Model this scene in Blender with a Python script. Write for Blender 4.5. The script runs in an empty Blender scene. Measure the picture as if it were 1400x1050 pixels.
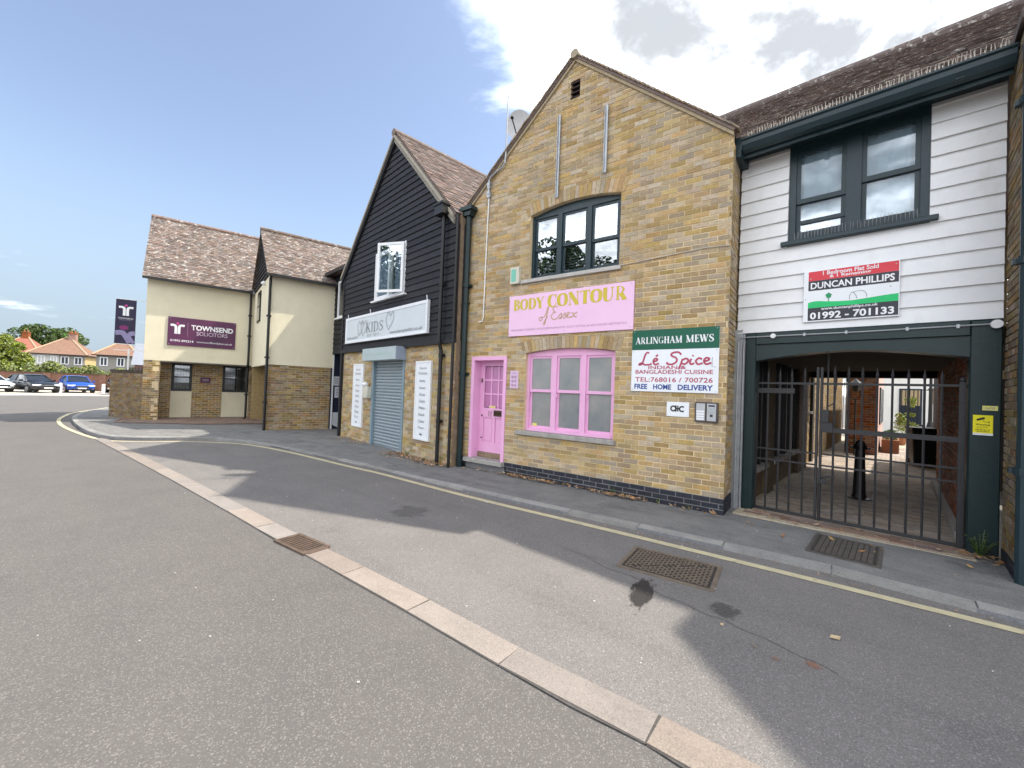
import bpy, bmesh, math, random
from mathutils import Vector, Matrix
from mathutils.geometry import tessellate_polygon
random.seed(11)
R = math.radians
S = bpy.context.scene
C = S.collection

# ------------------------------------------------------------------ camera
FPX, CX, CY, EYE = 566.0, 700.0, 525.0, 1.56          # focal length in photo pixels, eye height
ROLL = math.atan(.0375)
PITCH = math.atan(8.7 * math.cos(ROLL) / FPX)
fwd = Vector((0, math.cos(PITCH), math.sin(PITCH)))
up0 = Vector((0, -math.sin(PITCH), math.cos(PITCH)))
rt0 = Vector((1, 0, 0))
rt = math.cos(ROLL) * rt0 + math.sin(ROLL) * up0
upv = math.cos(ROLL) * up0 - math.sin(ROLL) * rt0
CAMPOS = Vector((0, 0, EYE))
cam = bpy.data.cameras.new('camera')
cam.sensor_width = 36
cam.sensor_fit = 'HORIZONTAL'
cam.lens = 36 * FPX / 1400
cam.clip_start = .05
cam.clip_end = 2000
co = bpy.data.objects.new('camera', cam)
C.objects.link(co)
M3 = Matrix((rt, upv, -fwd)).transposed()
co.matrix_world = Matrix.Translation(CAMPOS) @ M3.to_4x4()
S.camera = co

# ------------------------------------------------------------------ light
SUN_AZ, SUN_EL = 75.2, 56.3            # azimuth from +Y towards +X, elevation
sd = Vector((math.sin(R(SUN_AZ)) * math.cos(R(SUN_EL)), math.cos(R(SUN_AZ)) * math.cos(R(SUN_EL)), math.sin(R(SUN_EL))))
sl = bpy.data.lights.new('sun', 'SUN')
sl.energy = 2.0
sl.angle = R(1.0)
sl.color = (1, .93, .82)
so = bpy.data.objects.new('sun', sl)
C.objects.link(so)
so.location = (20, 5, 30)
so.rotation_euler = (-sd).to_track_quat('-Z', 'Y').to_euler()
S.view_settings.view_transform = 'Standard'
S.view_settings.look = 'None'
S.view_settings.gamma = 1
S.view_settings.use_curve_mapping = False
S.view_settings.exposure = 1.68

W = bpy.data.worlds.new('World')
S.world = W
W.use_nodes = True
wn, wl = W.node_tree.nodes, W.node_tree.links
wn.clear()


def N(nodes, t, **kw):
    n = nodes.new(t)
    for k, v in kw.items():
        if k.startswith('i_'):
            n.inputs[k[2:].replace('_', ' ')].default_value = v
        else:
            setattr(n, k, v)
    return n


def mathn(nodes, links, op, a, b=None, c=None, clamp=False):
    n = nodes.new('ShaderNodeMath')
    n.operation = op
    n.use_clamp = clamp
    for i, v in enumerate((a, b, c)):
        if v is None:
            continue
        if isinstance(v, (int, float)):
            n.inputs[i].default_value = v
        else:
            links.new(v, n.inputs[i])
    return n.outputs[0]


def build_world():
    m = lambda *a, **k: mathn(wn, wl, *a, **k)
    out = N(wn, 'ShaderNodeOutputWorld')
    bg = N(wn, 'ShaderNodeBackground')
    wl.new(bg.outputs[0], out.inputs[0])
    bg.inputs[1].default_value = .15
    sky = N(wn, 'ShaderNodeTexSky', sky_type='NISHITA', sun_disc=False)
    sky.sun_elevation = R(SUN_EL)
    sky.sun_rotation = R(SUN_AZ)
    sky.air_density = 1.0
    sky.dust_density = 1.0
    sky.ozone_density = 1.2
    tc = N(wn, 'ShaderNodeTexCoord')
    sep = N(wn, 'ShaderNodeSeparateXYZ')
    wl.new(tc.outputs['Generated'], sep.inputs[0])
    z = m('MAXIMUM', sep.outputs[2], 0.0)
    den = m('ADD', z, .12)
    px = m('DIVIDE', sep.outputs[0], den)
    py = m('DIVIDE', sep.outputs[1], den)
    cb = N(wn, 'ShaderNodeCombineXYZ')
    wl.new(px, cb.inputs[0])
    wl.new(py, cb.inputs[1])

    def noise(scale, det, rough, off, dist=0.0):
        mp = N(wn, 'ShaderNodeMapping')
        mp.inputs['Location'].default_value = off
        wl.new(cb.outputs[0], mp.inputs[0])
        n = N(wn, 'ShaderNodeTexNoise')
        n.inputs['Scale'].default_value = scale
        n.inputs['Detail'].default_value = det
        n.inputs['Roughness'].default_value = rough
        n.inputs['Distortion'].default_value = dist
        wl.new(mp.outputs[0], n.inputs['Vector'])
        return n.outputs['Fac']
    n1 = noise(1.5, 9, .6, (3.1, 1.7, 0), .35)
    n2 = noise(.42, 3, .5, (1.2, 4.4, 2.0))
    n3 = noise(1.6, 8, .6, (7.7, 2.3, 5.0), .3)
    # the cloud bank lies to the right (+X); thin scattered cloud elsewhere
    bank = m('MULTIPLY_ADD', px, .55, .15)
    behind = m('MULTIPLY_ADD', py, -.5, .12)           # unseen cloud added behind the viewer to fill the shade
    bank = m('MAXIMUM', bank, behind)
    bank = m('MAXIMUM', m('MINIMUM', bank, .42), -.10)
    low = m('MULTIPLY', m('SUBTRACT', .30, z, clamp=True), .55)
    cov = m('ADD', m('ADD', m('MULTIPLY', n1, .72), m('MULTIPLY', n2, .36)), m('ADD', bank, low))
    ramp = N(wn, 'ShaderNodeMapRange', interpolation_type='SMOOTHSTEP')
    ramp.inputs[1].default_value = .60
    ramp.inputs[2].default_value = .86
    wl.new(cov, ramp.inputs[0])
    # cloud colour: white with grey bellies
    cr = N(wn, 'ShaderNodeValToRGB')
    cr.color_ramp.elements[0].position = .35
    cr.color_ramp.elements[0].color = (12.5, 12.9, 13.6, 1)
    cr.color_ramp.elements[1].position = .60
    cr.color_ramp.elements[1].color = (1.50, 1.56, 1.63, 1)
    cr.color_ramp.interpolation = 'EASE'
    thick = N(wn, 'ShaderNodeMapRange')
    thick.inputs[1].default_value = .70
    thick.inputs[2].default_value = 1.25
    wl.new(cov, thick.inputs[0])
    wl.new(m('ADD', m('MULTIPLY', thick.outputs[0], .10), m('MULTIPLY', n3, .95)), cr.inputs[0])
    mix = N(wn, 'ShaderNodeMix', data_type='RGBA')
    wl.new(m('MULTIPLY', ramp.outputs[0], .94), mix.inputs[0])
    hs = N(wn, 'ShaderNodeHueSaturation')
    hs.inputs['Saturation'].default_value = .86
    hs.inputs['Value'].default_value = .53
    wl.new(sky.outputs[0], hs.inputs['Color'])
    hz = N(wn, 'ShaderNodeMapRange', interpolation_type='SMOOTHSTEP')
    hz.inputs[1].default_value = .42
    hz.inputs[2].default_value = .02
    hz.inputs[4].default_value = .92
    wl.new(z, hz.inputs[0])
    hm = N(wn, 'ShaderNodeMix', data_type='RGBA')
    wl.new(hz.outputs[0], hm.inputs[0])
    wl.new(hs.outputs[0], hm.inputs[6])
    hm.inputs[7].default_value = (1.02, 1.27, 1.52, 1)
    wl.new(hm.outputs[2], mix.inputs[6])
    wl.new(cr.outputs[0], mix.inputs[7])
    wl.new(mix.outputs[2], bg.inputs[0])


build_world()


# ------------------------------------------------------------------ pixel helpers (direction only; distance comes from the surface)
def ray(x, y):
    return fwd + rt * ((x - CX) / FPX) - upv * ((y - CY) / FPX)


def ground(x, y, z=0.0):
    d = ray(x, y)
    return CAMPOS + d * ((z - EYE) / d.z)


class Frame:
    """a facade: origin on the ground, local x along it to the right, y into the building"""

    def __init__(s, x, y, ang, k=1.0):
        s.k = k                            # size factor about the eye
        s.o = Vector((x, y, 0)) * k
        s.a = R(ang)
        s.d = Vector((math.cos(s.a), math.sin(s.a), 0))
        s.n = Vector((-math.sin(s.a), math.cos(s.a), 0))

    def w(s, u, z, off=0.0):
        return s.o + s.d * (u * s.k) + s.n * (off * s.k) + Vector((0, 0, EYE + (z - EYE) * s.k if s.k != 1 else z))


FP = Frame(2.8996, 5.5863, -36.7)      # yellow brick shop
FG = Frame(3.4102, 5.9050, -43)        # white boarded house over the gate
FK = Frame(-1.3549, 8.2027, -46, 1.045)       # black boarded shop
FT = Frame(-7.650, 12.973, 37.8)       # rendered office, near wing
FL = Frame(-12.833, 14.386, 37.8)      # rendered office, far wing


# ------------------------------------------------------------------ materials
MATS = {}


def mat(name, c1, c2=None, scale=8.0, rough=.8, bump=0.0, bscale=60.0, rnd=0.0, metal=0.0, spec=.3, speck=None, detail=5,
        emit=None, hue=0.0, coat=0.0, stain=None, streak=None):
    """principled material; c1..c2 by noise, rnd = brightness spread per piece, hue = hue spread per piece"""
    if name in MATS:
        return MATS[name]
    m = bpy.data.materials.new(name)
    m.use_nodes = True
    nd, lk = m.node_tree.nodes, m.node_tree.links
    b = nd['Principled BSDF']
    b.inputs['Roughness'].default_value = rough
    b.inputs['Metallic'].default_value = metal
    b.inputs['Specular IOR Level'].default_value = spec
    if coat:
        b.inputs['Coat Weight'].default_value = coat
        b.inputs['Coat Roughness'].default_value = .05
    tc = N(nd, 'ShaderNodeTexCoord')
    vec = tc.outputs['Object']
    geo = None
    if rnd or hue:
        geo = N(nd, 'ShaderNodeNewGeometry')
        oi = N(nd, 'ShaderNodeObjectInfo')
        r = mathn(nd, lk, 'FRACT', mathn(nd, lk, 'ADD', geo.outputs['Random Per Island'], oi.outputs['Random']))
        va = N(nd, 'ShaderNodeVectorMath', operation='ADD')
        cbx = N(nd, 'ShaderNodeCombineXYZ')
        lk.new(mathn(nd, lk, 'MULTIPLY', r, 37.0), cbx.inputs[0])
        lk.new(mathn(nd, lk, 'MULTIPLY', r, 91.0), cbx.inputs[2])
        lk.new(vec, va.inputs[0])
        lk.new(cbx.outputs[0], va.inputs[1])
        vec = va.outputs[0]
    col = None
    if c2 is None:
        c2 = tuple(c * .86 for c in c1)
    nz = N(nd, 'ShaderNodeTexNoise')
    nz.inputs['Scale'].default_value = scale
    nz.inputs['Detail'].default_value = detail
    nz.inputs['Roughness'].default_value = .65
    lk.new(vec, nz.inputs['Vector'])
    rp = N(nd, 'ShaderNodeMapRange')
    rp.inputs[1].default_value = .32
    rp.inputs[2].default_value = .68
    lk.new(nz.outputs['Fac'], rp.inputs[0])
    mx = N(nd, 'ShaderNodeMix', data_type='RGBA')
    mx.inputs[6].default_value = (*c1, 1)
    mx.inputs[7].default_value = (*c2, 1)
    lk.new(rp.outputs[0], mx.inputs[0])
    col = mx.outputs[2]
    if stain:                                   # (colour, scale, threshold)
        n4 = N(nd, 'ShaderNodeTexNoise')
        n4.inputs['Scale'].default_value = stain[1]
        n4.inputs['Detail'].default_value = 7
        n4.inputs['Roughness'].default_value = .7
        pg = N(nd, 'ShaderNodeNewGeometry')
        lk.new(pg.outputs['Position'], n4.inputs['Vector'])
        r4 = N(nd, 'ShaderNodeMapRange')
        r4.inputs[1].default_value = stain[2]
        r4.inputs[2].default_value = stain[2] + .14
        r4.inputs[4].default_value = stain[3] if len(stain) > 3 else .8
        lk.new(n4.outputs['Fac'], r4.inputs[0])
        m4 = N(nd, 'ShaderNodeMix', data_type='RGBA')
        lk.new(r4.outputs[0], m4.inputs[0])
        lk.new(col, m4.inputs[6])
        m4.inputs[7].default_value = (*stain[0], 1)
        col = m4.outputs[2]
    if streak:                                  # (colour, scale vector, rotation z, threshold, amount)
        pg = N(nd, 'ShaderNodeNewGeometry')
        mp = N(nd, 'ShaderNodeMapping')
        mp.vector_type = 'TEXTURE'
        mp.inputs['Rotation'].default_value = (0, 0, R(streak[2]))
        mp.inputs['Scale'].default_value = streak[1]
        lk.new(pg.outputs['Position'], mp.inputs[0])
        n5 = N(nd, 'ShaderNodeTexNoise')
        n5.inputs['Scale'].default_value = 1.0
        n5.inputs['Detail'].default_value = 6
        n5.inputs['Roughness'].default_value = .6
        lk.new(mp.outputs[0], n5.inputs['Vector'])
        r5 = N(nd, 'ShaderNodeMapRange')
        r5.inputs[1].default_value = streak[3]
        r5.inputs[2].default_value = streak[3] + .22
        r5.inputs[4].default_value = streak[4]
        lk.new(n5.outputs['Fac'], r5.inputs[0])
        m5 = N(nd, 'ShaderNodeMix', data_type='RGBA')
        lk.new(r5.outputs[0], m5.inputs[0])
        lk.new(col, m5.inputs[6])
        m5.inputs[7].default_value = (*streak[0], 1)
        col = m5.outputs[2]
    if speck:                                   # (light, dark, scale, amount)
        vo = N(nd, 'ShaderNodeTexVoronoi')
        vo.inputs['Scale'].default_value = speck[2]
        lk.new(tc.outputs['Object'], vo.inputs['Vector'])
        sp = N(nd, 'ShaderNodeSeparateColor')
        lk.new(vo.outputs['Color'], sp.inputs[0])
        for (c, lo, hi, ch) in ((speck[1], .0, .35, 0), (speck[0], .80, .98, 1)):
            rr = N(nd, 'ShaderNodeMapRange')
            if ch == 0:
                rr.inputs[1].default_value, rr.inputs[2].default_value = hi, lo
            else:
                rr.inputs[1].default_value, rr.inputs[2].default_value = lo, hi
            rr.inputs[4].default_value = speck[3]
            lk.new(sp.outputs[ch], rr.inputs[0])
            ms = N(nd, 'ShaderNodeMix', data_type='RGBA')
            lk.new(rr.outputs[0], ms.inputs[0])
            lk.new(col, ms.inputs[6])
            ms.inputs[7].default_value = (*c, 1)
            col = ms.outputs[2]
    if rnd or hue:
        hs = N(nd, 'ShaderNodeHueSaturation')
        v = mathn(nd, lk, 'MULTIPLY_ADD', r, 2 * rnd, 1 - rnd)
        lk.new(v, hs.inputs['Value'])
        r2 = mathn(nd, lk, 'FRACT', mathn(nd, lk, 'MULTIPLY', r, 13.7))
        lk.new(mathn(nd, lk, 'MULTIPLY_ADD', r2, 2 * hue, .5 - hue), hs.inputs['Hue'])
        r3 = mathn(nd, lk, 'FRACT', mathn(nd, lk, 'MULTIPLY', r, 29.3))
        lk.new(mathn(nd, lk, 'MULTIPLY_ADD', r3, .6, .62), hs.inputs['Saturation'])
        lk.new(col, hs.inputs['Color'])
        col = hs.outputs[0]
    lk.new(col, b.inputs['Base Color'])
    if bump:
        bn = N(nd, 'ShaderNodeTexNoise')
        bn.inputs['Scale'].default_value = bscale
        bn.inputs['Detail'].default_value = 6
        lk.new(vec, bn.inputs['Vector'])
        bp = N(nd, 'ShaderNodeBump')
        bp.inputs['Strength'].default_value = bump
        bp.inputs['Distance'].default_value = .01
        lk.new(bn.outputs['Fac'], bp.inputs['Height'])
        lk.new(bp.outputs[0], b.inputs['Normal'])
    if emit:
        b.inputs['Emission Color'].default_value = (*emit[0], 1)
        b.inputs['Emission Strength'].default_value = emit[1]
    MATS[name] = m
    return m


def glass(name, tint=(.85, .9, .92), see=.75, rough=.0, refl=.08):
    if name in MATS:
        return MATS[name]
    m = bpy.data.materials.new(name)
    m.use_nodes = True
    nd, lk = m.node_tree.nodes, m.node_tree.links
    nd.clear()
    out = N(nd, 'ShaderNodeOutputMaterial')
    gl = N(nd, 'ShaderNodeBsdfGlossy')
    gl.inputs['Roughness'].default_value = rough
    gl.inputs['Color'].default_value = (.95, .97, 1, 1)
    tr = N(nd, 'ShaderNodeBsdfTransparent')
    tr.inputs['Color'].default_value = (*[t * see for t in tint], 1)
    fr = N(nd, 'ShaderNodeFresnel')
    fr.inputs['IOR'].default_value = 1.55
    f2 = mathn(nd, lk, 'MULTIPLY_ADD', fr.outputs[0], 1.5, refl, clamp=True)
    mx = N(nd, 'ShaderNodeMixShader')
    lk.new(f2, mx.inputs[0])
    lk.new(tr.outputs[0], mx.inputs[1])
    lk.new(gl.outputs[0], mx.inputs[2])
    lk.new(mx.outputs[0], out.inputs[0])
    MATS[name] = m
    return m


brick_y = mat('brick_yellow', (.475, .350, .192), (.345, .250, .136), 18, .9, .6, 90, rnd=.23, hue=.010, stain=((.22, .16, .095), 1.7, .60, .4), streak=((.19, .145, .09), (.35, .35, 1.6), 0, .54, .45))
brick_t = mat('brick_tan', (.37, .26, .13), (.23, .16, .08), 12, .9, .5, 90, rnd=.33, hue=.02)
brick_k = mat('brick_sand', (.45, .33, .17), (.33, .24, .12), 14, .9, .5, 90, rnd=.3, hue=.02, stain=((.13, .12, .10), 1.3, .60, .6))
brick_b = mat('brick_blue', (.026, .030, .040), (.016, .018, .026), 20, .55, .3, 80, rnd=.25)
brick_r = mat('brick_red', (.30, .115, .06), (.20, .08, .045), 14, .9, .4, 90, rnd=.3, hue=.015)
brick_d = mat('brick_dull', (.24, .165, .085), (.15, .105, .055), 9, .9, .5, 80, rnd=.3, hue=.02)
mortar = mat('mortar', (.74, .60, .38), (.60, .47, .29), 25, .95, .6, 120, streak=((.33, .26, .16), (.35, .35, 1.6), 0, .54, .5))
mortar_p = mat('mortar_pale', (.48, .42, .32), (.36, .31, .23), 25, .95, .6, 120)
mortar_g = mat('mortar_grey', (.22, .22, .23), (.15, .15, .16), 25, .95, .4, 120)
asphalt = mat('asphalt_worn', (.134, .124, .117), (.112, .105, .100), 1.1, .9, .5, 160, streak=((.135, .124, .114), (3.2, .45, 1), -38, .50, .55), speck=((.32, .30, .275), (.08, .075, .07), 170, .5), stain=((.145, .132, .122), .5, .56, .5))
asphalt2 = mat('asphalt_lane', (.198, .184, .174), (.160, .150, .143), .9, .9, .6, 160, streak=((.13, .123, .118), (2.6, .40, 1), -38, .52, .6), speck=((.38, .36, .34), (.085, .08, .078), 170, .55), stain=((.095, .093, .094), .8, .58, .6))
pave_m = mat('pavement_tarmac', (.235, .228, .22), (.165, .163, .16), 2.2, .9, .5, 140, streak=((.10, .10, .095), (1.1, .22, 1), -40, .53, .7), speck=((.28, .28, .27), (.07, .07, .07), 130, .5), stain=((.085, .088, .092), 1.6, .55, .7))
kerb_m = mat('kerb_concrete', (.33, .32, .30), (.23, .225, .215), 5, .9, .4, 110, rnd=.18, speck=((.34, .33, .31), (.1, .1, .1), 120, .35))
channel_m = mat('channel_concrete', (.30, .258, .225), (.25, .215, .19), 3, .9, .35, 130, rnd=.10, streak=((.20, .175, .15), (.5, .15, 1), -38, .52, .6), speck=((.36, .32, .28), (.14, .12, .10), 150, .5))
yellow_m = mat('yellow_line', (.60, .53, .34), (.48, .43, .29), 7, .85, .4, 120, stain=((.2, .19, .15), 9, .58, .8))
white_board = mat('white_paint_board', (.765, .775, .785), (.72, .73, .74), 5, .55, .25, 30, rnd=.03, streak=((.55, .53, .48), (.25, .25, .9), 0, .58, .5))
black_board = mat('black_stained_board', (.020, .021, .026), (.010, .010, .013), 9, .62, .5, 45, rnd=.35)
render_m = mat('cream_render', (.74, .68, .51), (.69, .635, .475), 2.2, .9, .25, 140, streak=((.52, .48, .36), (.35, .35, 1.5), 0, .58, .4), stain=((.50, .46, .34), 1.2, .62, .4))
tile_w = mat('roof_tile_weathered', (.190, .142, .118), (.125, .098, .085), 10, .95, .5, 60, rnd=.34, hue=.012, stain=((.50, .48, .44), 8, .54, .9))
tile_k = mat('roof_tile_brown', (.185, .135, .115), (.125, .095, .082), 10, .95, .5, 60, rnd=.4, hue=.015, stain=((.30, .25, .19), 7, .6, .8))
tile_d = mat('roof_tile_dark', (.135, .095, .082), (.080, .060, .054), 10, .95, .5, 60, rnd=.5, hue=.015, stain=((.55, .53, .48), 10, .555, .9))
green_p = mat('dark_green_paint', (.008, .026, .028), (.006, .020, .022), 4, .38, .15, 40, spec=.4)
green_w = mat('slate_green_paint', (.017, .038, .047), (.013, .030, .038), 4, .4, .1, 40, spec=.4)
pink_p = mat('pink_paint', (.80, .43, .665), (.75, .40, .62), 3, .5, .1, 40, streak=((.60, .32, .48), (.2, .2, .7), 0, .60, .4))
pink_s = mat('pink_sign', (.83, .55, .75), (.80, .52, .72), 2, .45, streak=((.68, .45, .60), (.3, .3, .8), 0, .58, .4))
gold = mat('gold_letters', (.62, .50, .06), (.55, .43, .05), 6, .4)
gold2 = mat('rose_gold_letters', (.55, .36, .22), (.50, .32, .20), 6, .4)
mauve = mat('mauve_letters', (.46, .27, .40), None, 6, .5)
stone = mat('stone_sill', (.40, .38, .35), (.27, .26, .24), 10, .9, .4, 90)
iron = mat('grey_iron', (.034, .033, .036), (.025, .025, .027), 12, .5, .2, 70, spec=.4)
black_m = mat('black_metal', (.010, .010, .011), (.007, .007, .008), 8, .42, .1, 60, spec=.45)
black_pl = mat('black_plastic', (.013, .013, .015), None, 8, .4)
galv = mat('galvanised_steel', (.43, .45, .47), (.33, .35, .37), 9, .45, .1, 50, metal=.55)
alu = mat('brushed_aluminium', (.50, .51, .53), (.42, .43, .45), 30, .38, metal=.8)
white_pl = mat('white_plastic', (.80, .81, .82), (.76, .77, .78), 5, .4)
white_s = mat('white_sign', (.80, .82, .85), (.77, .79, .82), 2, .35)
grey_s = mat('pale_grey_sign', (.62, .67, .70), (.58, .63, .66), 2, .35)
green_s = mat('green_sign', (.006, .105, .060), (.006, .095, .055), 2, .35)
green_b = mat('bright_green', (.02, .55, .17), None, 3, .4)
green_t = mat('tree_green', (.02, .30, .12), None, 3, .4)
red_s = mat('red_sign', (.70, .055, .075), None, 3, .4)
crimson = mat('crimson_letters', (.46, .07, .13), None, 3, .4)
blue_l = mat('blue_letters', (.025, .075, .30), None, 3, .4)
dark_s = mat('charcoal_sign', (.045, .045, .058), None, 3, .4)
black_l = mat('black_letters', (.012, .012, .014), None, 3, .4)
white_l = mat('white_letters', (.85, .86, .88), None, 3, .4)
grey_l = mat('grey_letters', (.20, .19, .20), None, 3, .4)
greygreen_l = mat('faint_green_letters', (.40, .55, .47), None, 3, .4)
purple_s = mat('plum_sign', (.125, .028, .088), (.070, .022, .060), 1.1, .35)
navy_s = mat('night_blue_banner', (.022, .020, .050), (.030, .022, .055), 2, .5)
mauve_b = mat('lilac_print', (.28, .25, .42), None, 3, .5)
magenta = mat('magenta_print', (.55, .06, .26), None, 3, .4)
yellow_s = mat('yellow_sign', (.90, .80, .02), None, 3, .4)
shutter_m = mat('blue_grey_shutter', (.34, .39, .42), (.30, .35, .38), 6, .4, .05, 40, metal=.25)
shutter_b = mat('shutter_box_paint', (.44, .52, .53), (.40, .48, .49), 4, .4)
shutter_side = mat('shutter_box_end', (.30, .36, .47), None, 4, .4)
dark_in = mat('dark_interior', (.03, .03, .032), None, 3, .9)
blind_m = mat('white_blind', (.62, .66, .70), None, 3, .7)
curtain_m = mat('pale_curtain', (.60, .63, .66), (.45, .48, .52), 6, .9)
frost_m = mat('frosted_pane', (.165, .195, .205), (.29, .285, .27), 1.8, .16, spec=.6)
pink_pane = mat('pink_blind_pane', (.50, .20, .40), (.45, .18, .37), 3, .18, spec=.6)
paver_m = mat('block_paver', (.27, .185, .14), (.20, .14, .11), 9, .9, .4, 100, rnd=.28, hue=.015)
paver_g = mat('courtyard_sett', (.42, .35, .29), (.33, .275, .23), 9, .9, .4, 100, rnd=.22)
wood_m = mat('weathered_timber', (.30, .22, .15), (.2, .15, .1), 15, .9, .4, 60)
leaf_g = mat('leaf_green', (.10, .155, .035), (.06, .105, .024), 2, .6, rnd=.45, hue=.03)
leaf_y = mat('leaf_yellow_green', (.24, .28, .035), (.15, .20, .025), 2, .6, rnd=.4, hue=.03)
leaf_dk = mat('leaf_deep_green', (.045, .080, .022), (.028, .055, .014), 2, .6, rnd=.45, hue=.03)
leaf_dry = mat('leaf_dry', (.42, .25, .12), (.30, .17, .08), 4, .8, rnd=.5, hue=.02)
bark = mat('bark', (.10, .075, .05), (.06, .045, .03), 12, .95, .6, 40)
cast_m = mat('cast_iron_cover', (.23, .185, .145), (.16, .13, .10), 12, .6, .3, 60, metal=.3, stain=((.24, .12, .05), 5, .58, .6))
rust_m = mat('rusty_grate', (.17, .115, .085), (.10, .075, .06), 14, .7, .3, 60, metal=.3)
oil_m = mat('oil_stain', (.030, .028, .028), (.020, .019, .019), 6, .5)
patch_m = mat('tar_seam', (.035, .035, .036), None, 6, .8)
g_clear = glass('window_glass', refl=.15)
g_sky = glass('coated_glass', see=1.0, refl=.06)
g_dark = glass('dark_glass', see=.45, refl=.02)


# ------------------------------------------------------------------ mesh helpers
class MB:
    def __init__(s):
        s.v, s.f = [], []

    def add(s, vs, fs):
        o = len(s.v)
        s.v += [tuple(v) for v in vs]
        s.f += [tuple(i + o for i in f) for f in fs]
        return s

    def box(s, x0, x1, y0, y1, z0, z1):
        vs = [(x0, y0, z0), (x1, y0, z0), (x1, y1, z0), (x0, y1, z0), (x0, y0, z1), (x1, y0, z1), (x1, y1, z1), (x0, y1, z1)]
        return s.add(vs, [(0, 3, 2, 1), (4, 5, 6, 7), (0, 1, 5, 4), (1, 2, 6, 5), (2, 3, 7, 6), (3, 0, 4, 7)])

    def obox(s, c, ax, ay, az):
        """box round centre c with half-axis vectors"""
        c, ax, ay, az = map(Vector, (c, ax, ay, az))
        vs = [c + i * ax + j * ay + k * az for k in (-1, 1) for (i, j) in ((-1, -1), (1, -1), (1, 1), (-1, 1))]
        return s.add(vs, [(0, 3, 2, 1), (4, 5, 6, 7), (0, 1, 5, 4), (1, 2, 6, 5), (2, 3, 7, 6), (3, 0, 4, 7)])

    def prism(s, poly, y0, y1):
        """polygon in x,z (counter-clockwise seen from -y) extruded y0..y1"""
        n = len(poly)
        vs = [(x, y0, z) for x, z in poly] + [(x, y1, z) for x, z in poly]
        fs = [tuple(range(n)), tuple(range(2 * n - 1, n - 1, -1))] + [(i, i + n, (i + 1) % n + n, (i + 1) % n) for i in range(n)]
        return s.add(vs, fs)

    def slab(s, poly, z0, z1):
        """polygon in x,y extruded z0..z1 (z1 may be a list of heights)"""
        n = len(poly)
        zt = z1 if isinstance(z1, (list, tuple)) else [z1] * n
        vs = [(p[0], p[1], z0) for p in poly] + [(p[0], p[1], zt[i]) for i, p in enumerate(poly)]
        tri = tessellate_polygon([[Vector((p[0], p[1], 0)) for p in poly]])
        fs = [(a + n, b + n, c + n) for a, b, c in tri] + [(i, (i + 1) % n, (i + 1) % n + n, i + n) for i in range(n)]
        return s.add(vs, fs)

    def tube(s, pts, r, k=8, cap=True):
        pts = [Vector(p) for p in pts]
        rr = r if isinstance(r, (list, tuple)) else [r] * len(pts)
        o = len(s.v)
        nrm = None
        for i, p in enumerate(pts):
            t = (pts[min(i + 1, len(pts) - 1)] - pts[max(i - 1, 0)])
            t.normalize()
            if nrm is None:
                a = Vector((0, 0, 1)) if abs(t.z) < .9 else Vector((1, 0, 0))
                nrm = t.cross(a).normalized()
            else:
                nrm = (nrm - t * nrm.dot(t)).normalized()
            b = t.cross(nrm)
            for j in range(k):
                an = 2 * math.pi * j / k
                s.v.append(tuple(p + (nrm * math.cos(an) + b * math.sin(an)) * rr[i]))
        for i in range(len(pts) - 1):
            for j in range(k):
                a, b2 = o + i * k + j, o + i * k + (j + 1) % k
                s.f.append((a, b2, b2 + k, a + k))
        if cap:
            s.f.append(tuple(o + j for j in range(k))[::-1])
            s.f.append(tuple(o + (len(pts) - 1) * k + j for j in range(k)))
        return s

    def lathe(s, prof, c=(0, 0, 0), k=14):
        o = len(s.v)
        for r, z in prof:
            for j in range(k):
                a = 2 * math.pi * j / k
                s.v.append((c[0] + r * math.cos(a), c[1] + r * math.sin(a), c[2] + z))
        for i in range(len(prof) - 1):
            for j in range(k):
                a, b = o + i * k + j, o + i * k + (j + 1) % k
                s.f.append((a, b, b + k, a + k))
        s.f.append(tuple(o + j for j in range(k))[::-1])
        s.f.append(tuple(o + (len(prof) - 1) * k + j for j in range(k)))
        return s

    def mesh(s, name, m, smooth=False):
        me = bpy.data.meshes.new(name)
        me.from_pydata(s.v, [], s.f)
        me.materials.append(m)
        if smooth:
            for p in me.polygons:
                p.use_smooth = True
        me.update()
        return me

    def build(s, name, m, parent=None, smooth=False, kind=None, bevel=0.0):
        me = s.mesh(name, m, smooth)
        if bevel:
            bm = bmesh.new()
            bm.from_mesh(me)
            bmesh.ops.bevel(bm, geom=bm.edges[:], offset=bevel, segments=1, affect='EDGES', clamp_overlap=True)
            bm.to_mesh(me)
            bm.free()
        return put(name, me, parent, kind=kind)


def put(name, me, parent=None, loc=None, rot=None, kind=None):
    o = bpy.data.objects.new(name, me)
    C.objects.link(o)
    if parent is not None:
        o.parent = parent
    if loc is not None:
        o.location = loc
    if rot is not None:
        o.rotation_euler = rot
    if kind:
        o['kind'] = kind
    return o


def tag(o, label, cat, group=None):
    o['label'] = label
    o['category'] = cat
    if group:
        o['group'] = group
    return o


def thing(name, label, cat, loc=(0, 0, 0), rz=0.0, group=None, k=1.0):
    o = bpy.data.objects.new(name, None)
    o.empty_display_size = .2
    C.objects.link(o)
    o.location = loc
    o.rotation_euler = (0, 0, rz)
    if k != 1:
        o.scale = (k, k, k)
    return tag(o, label, cat, group)


def struct(name, mb, m, z=None):
    o = mb.build(name, m)
    o['kind'] = 'structure'
    return o


def bx(name, m, parent, x0, x1, y0, y1, z0, z1, bevel=0.0):
    return MB().box(x0, x1, y0, y1, z0, z1).build(name, m, parent, bevel=bevel)


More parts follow.
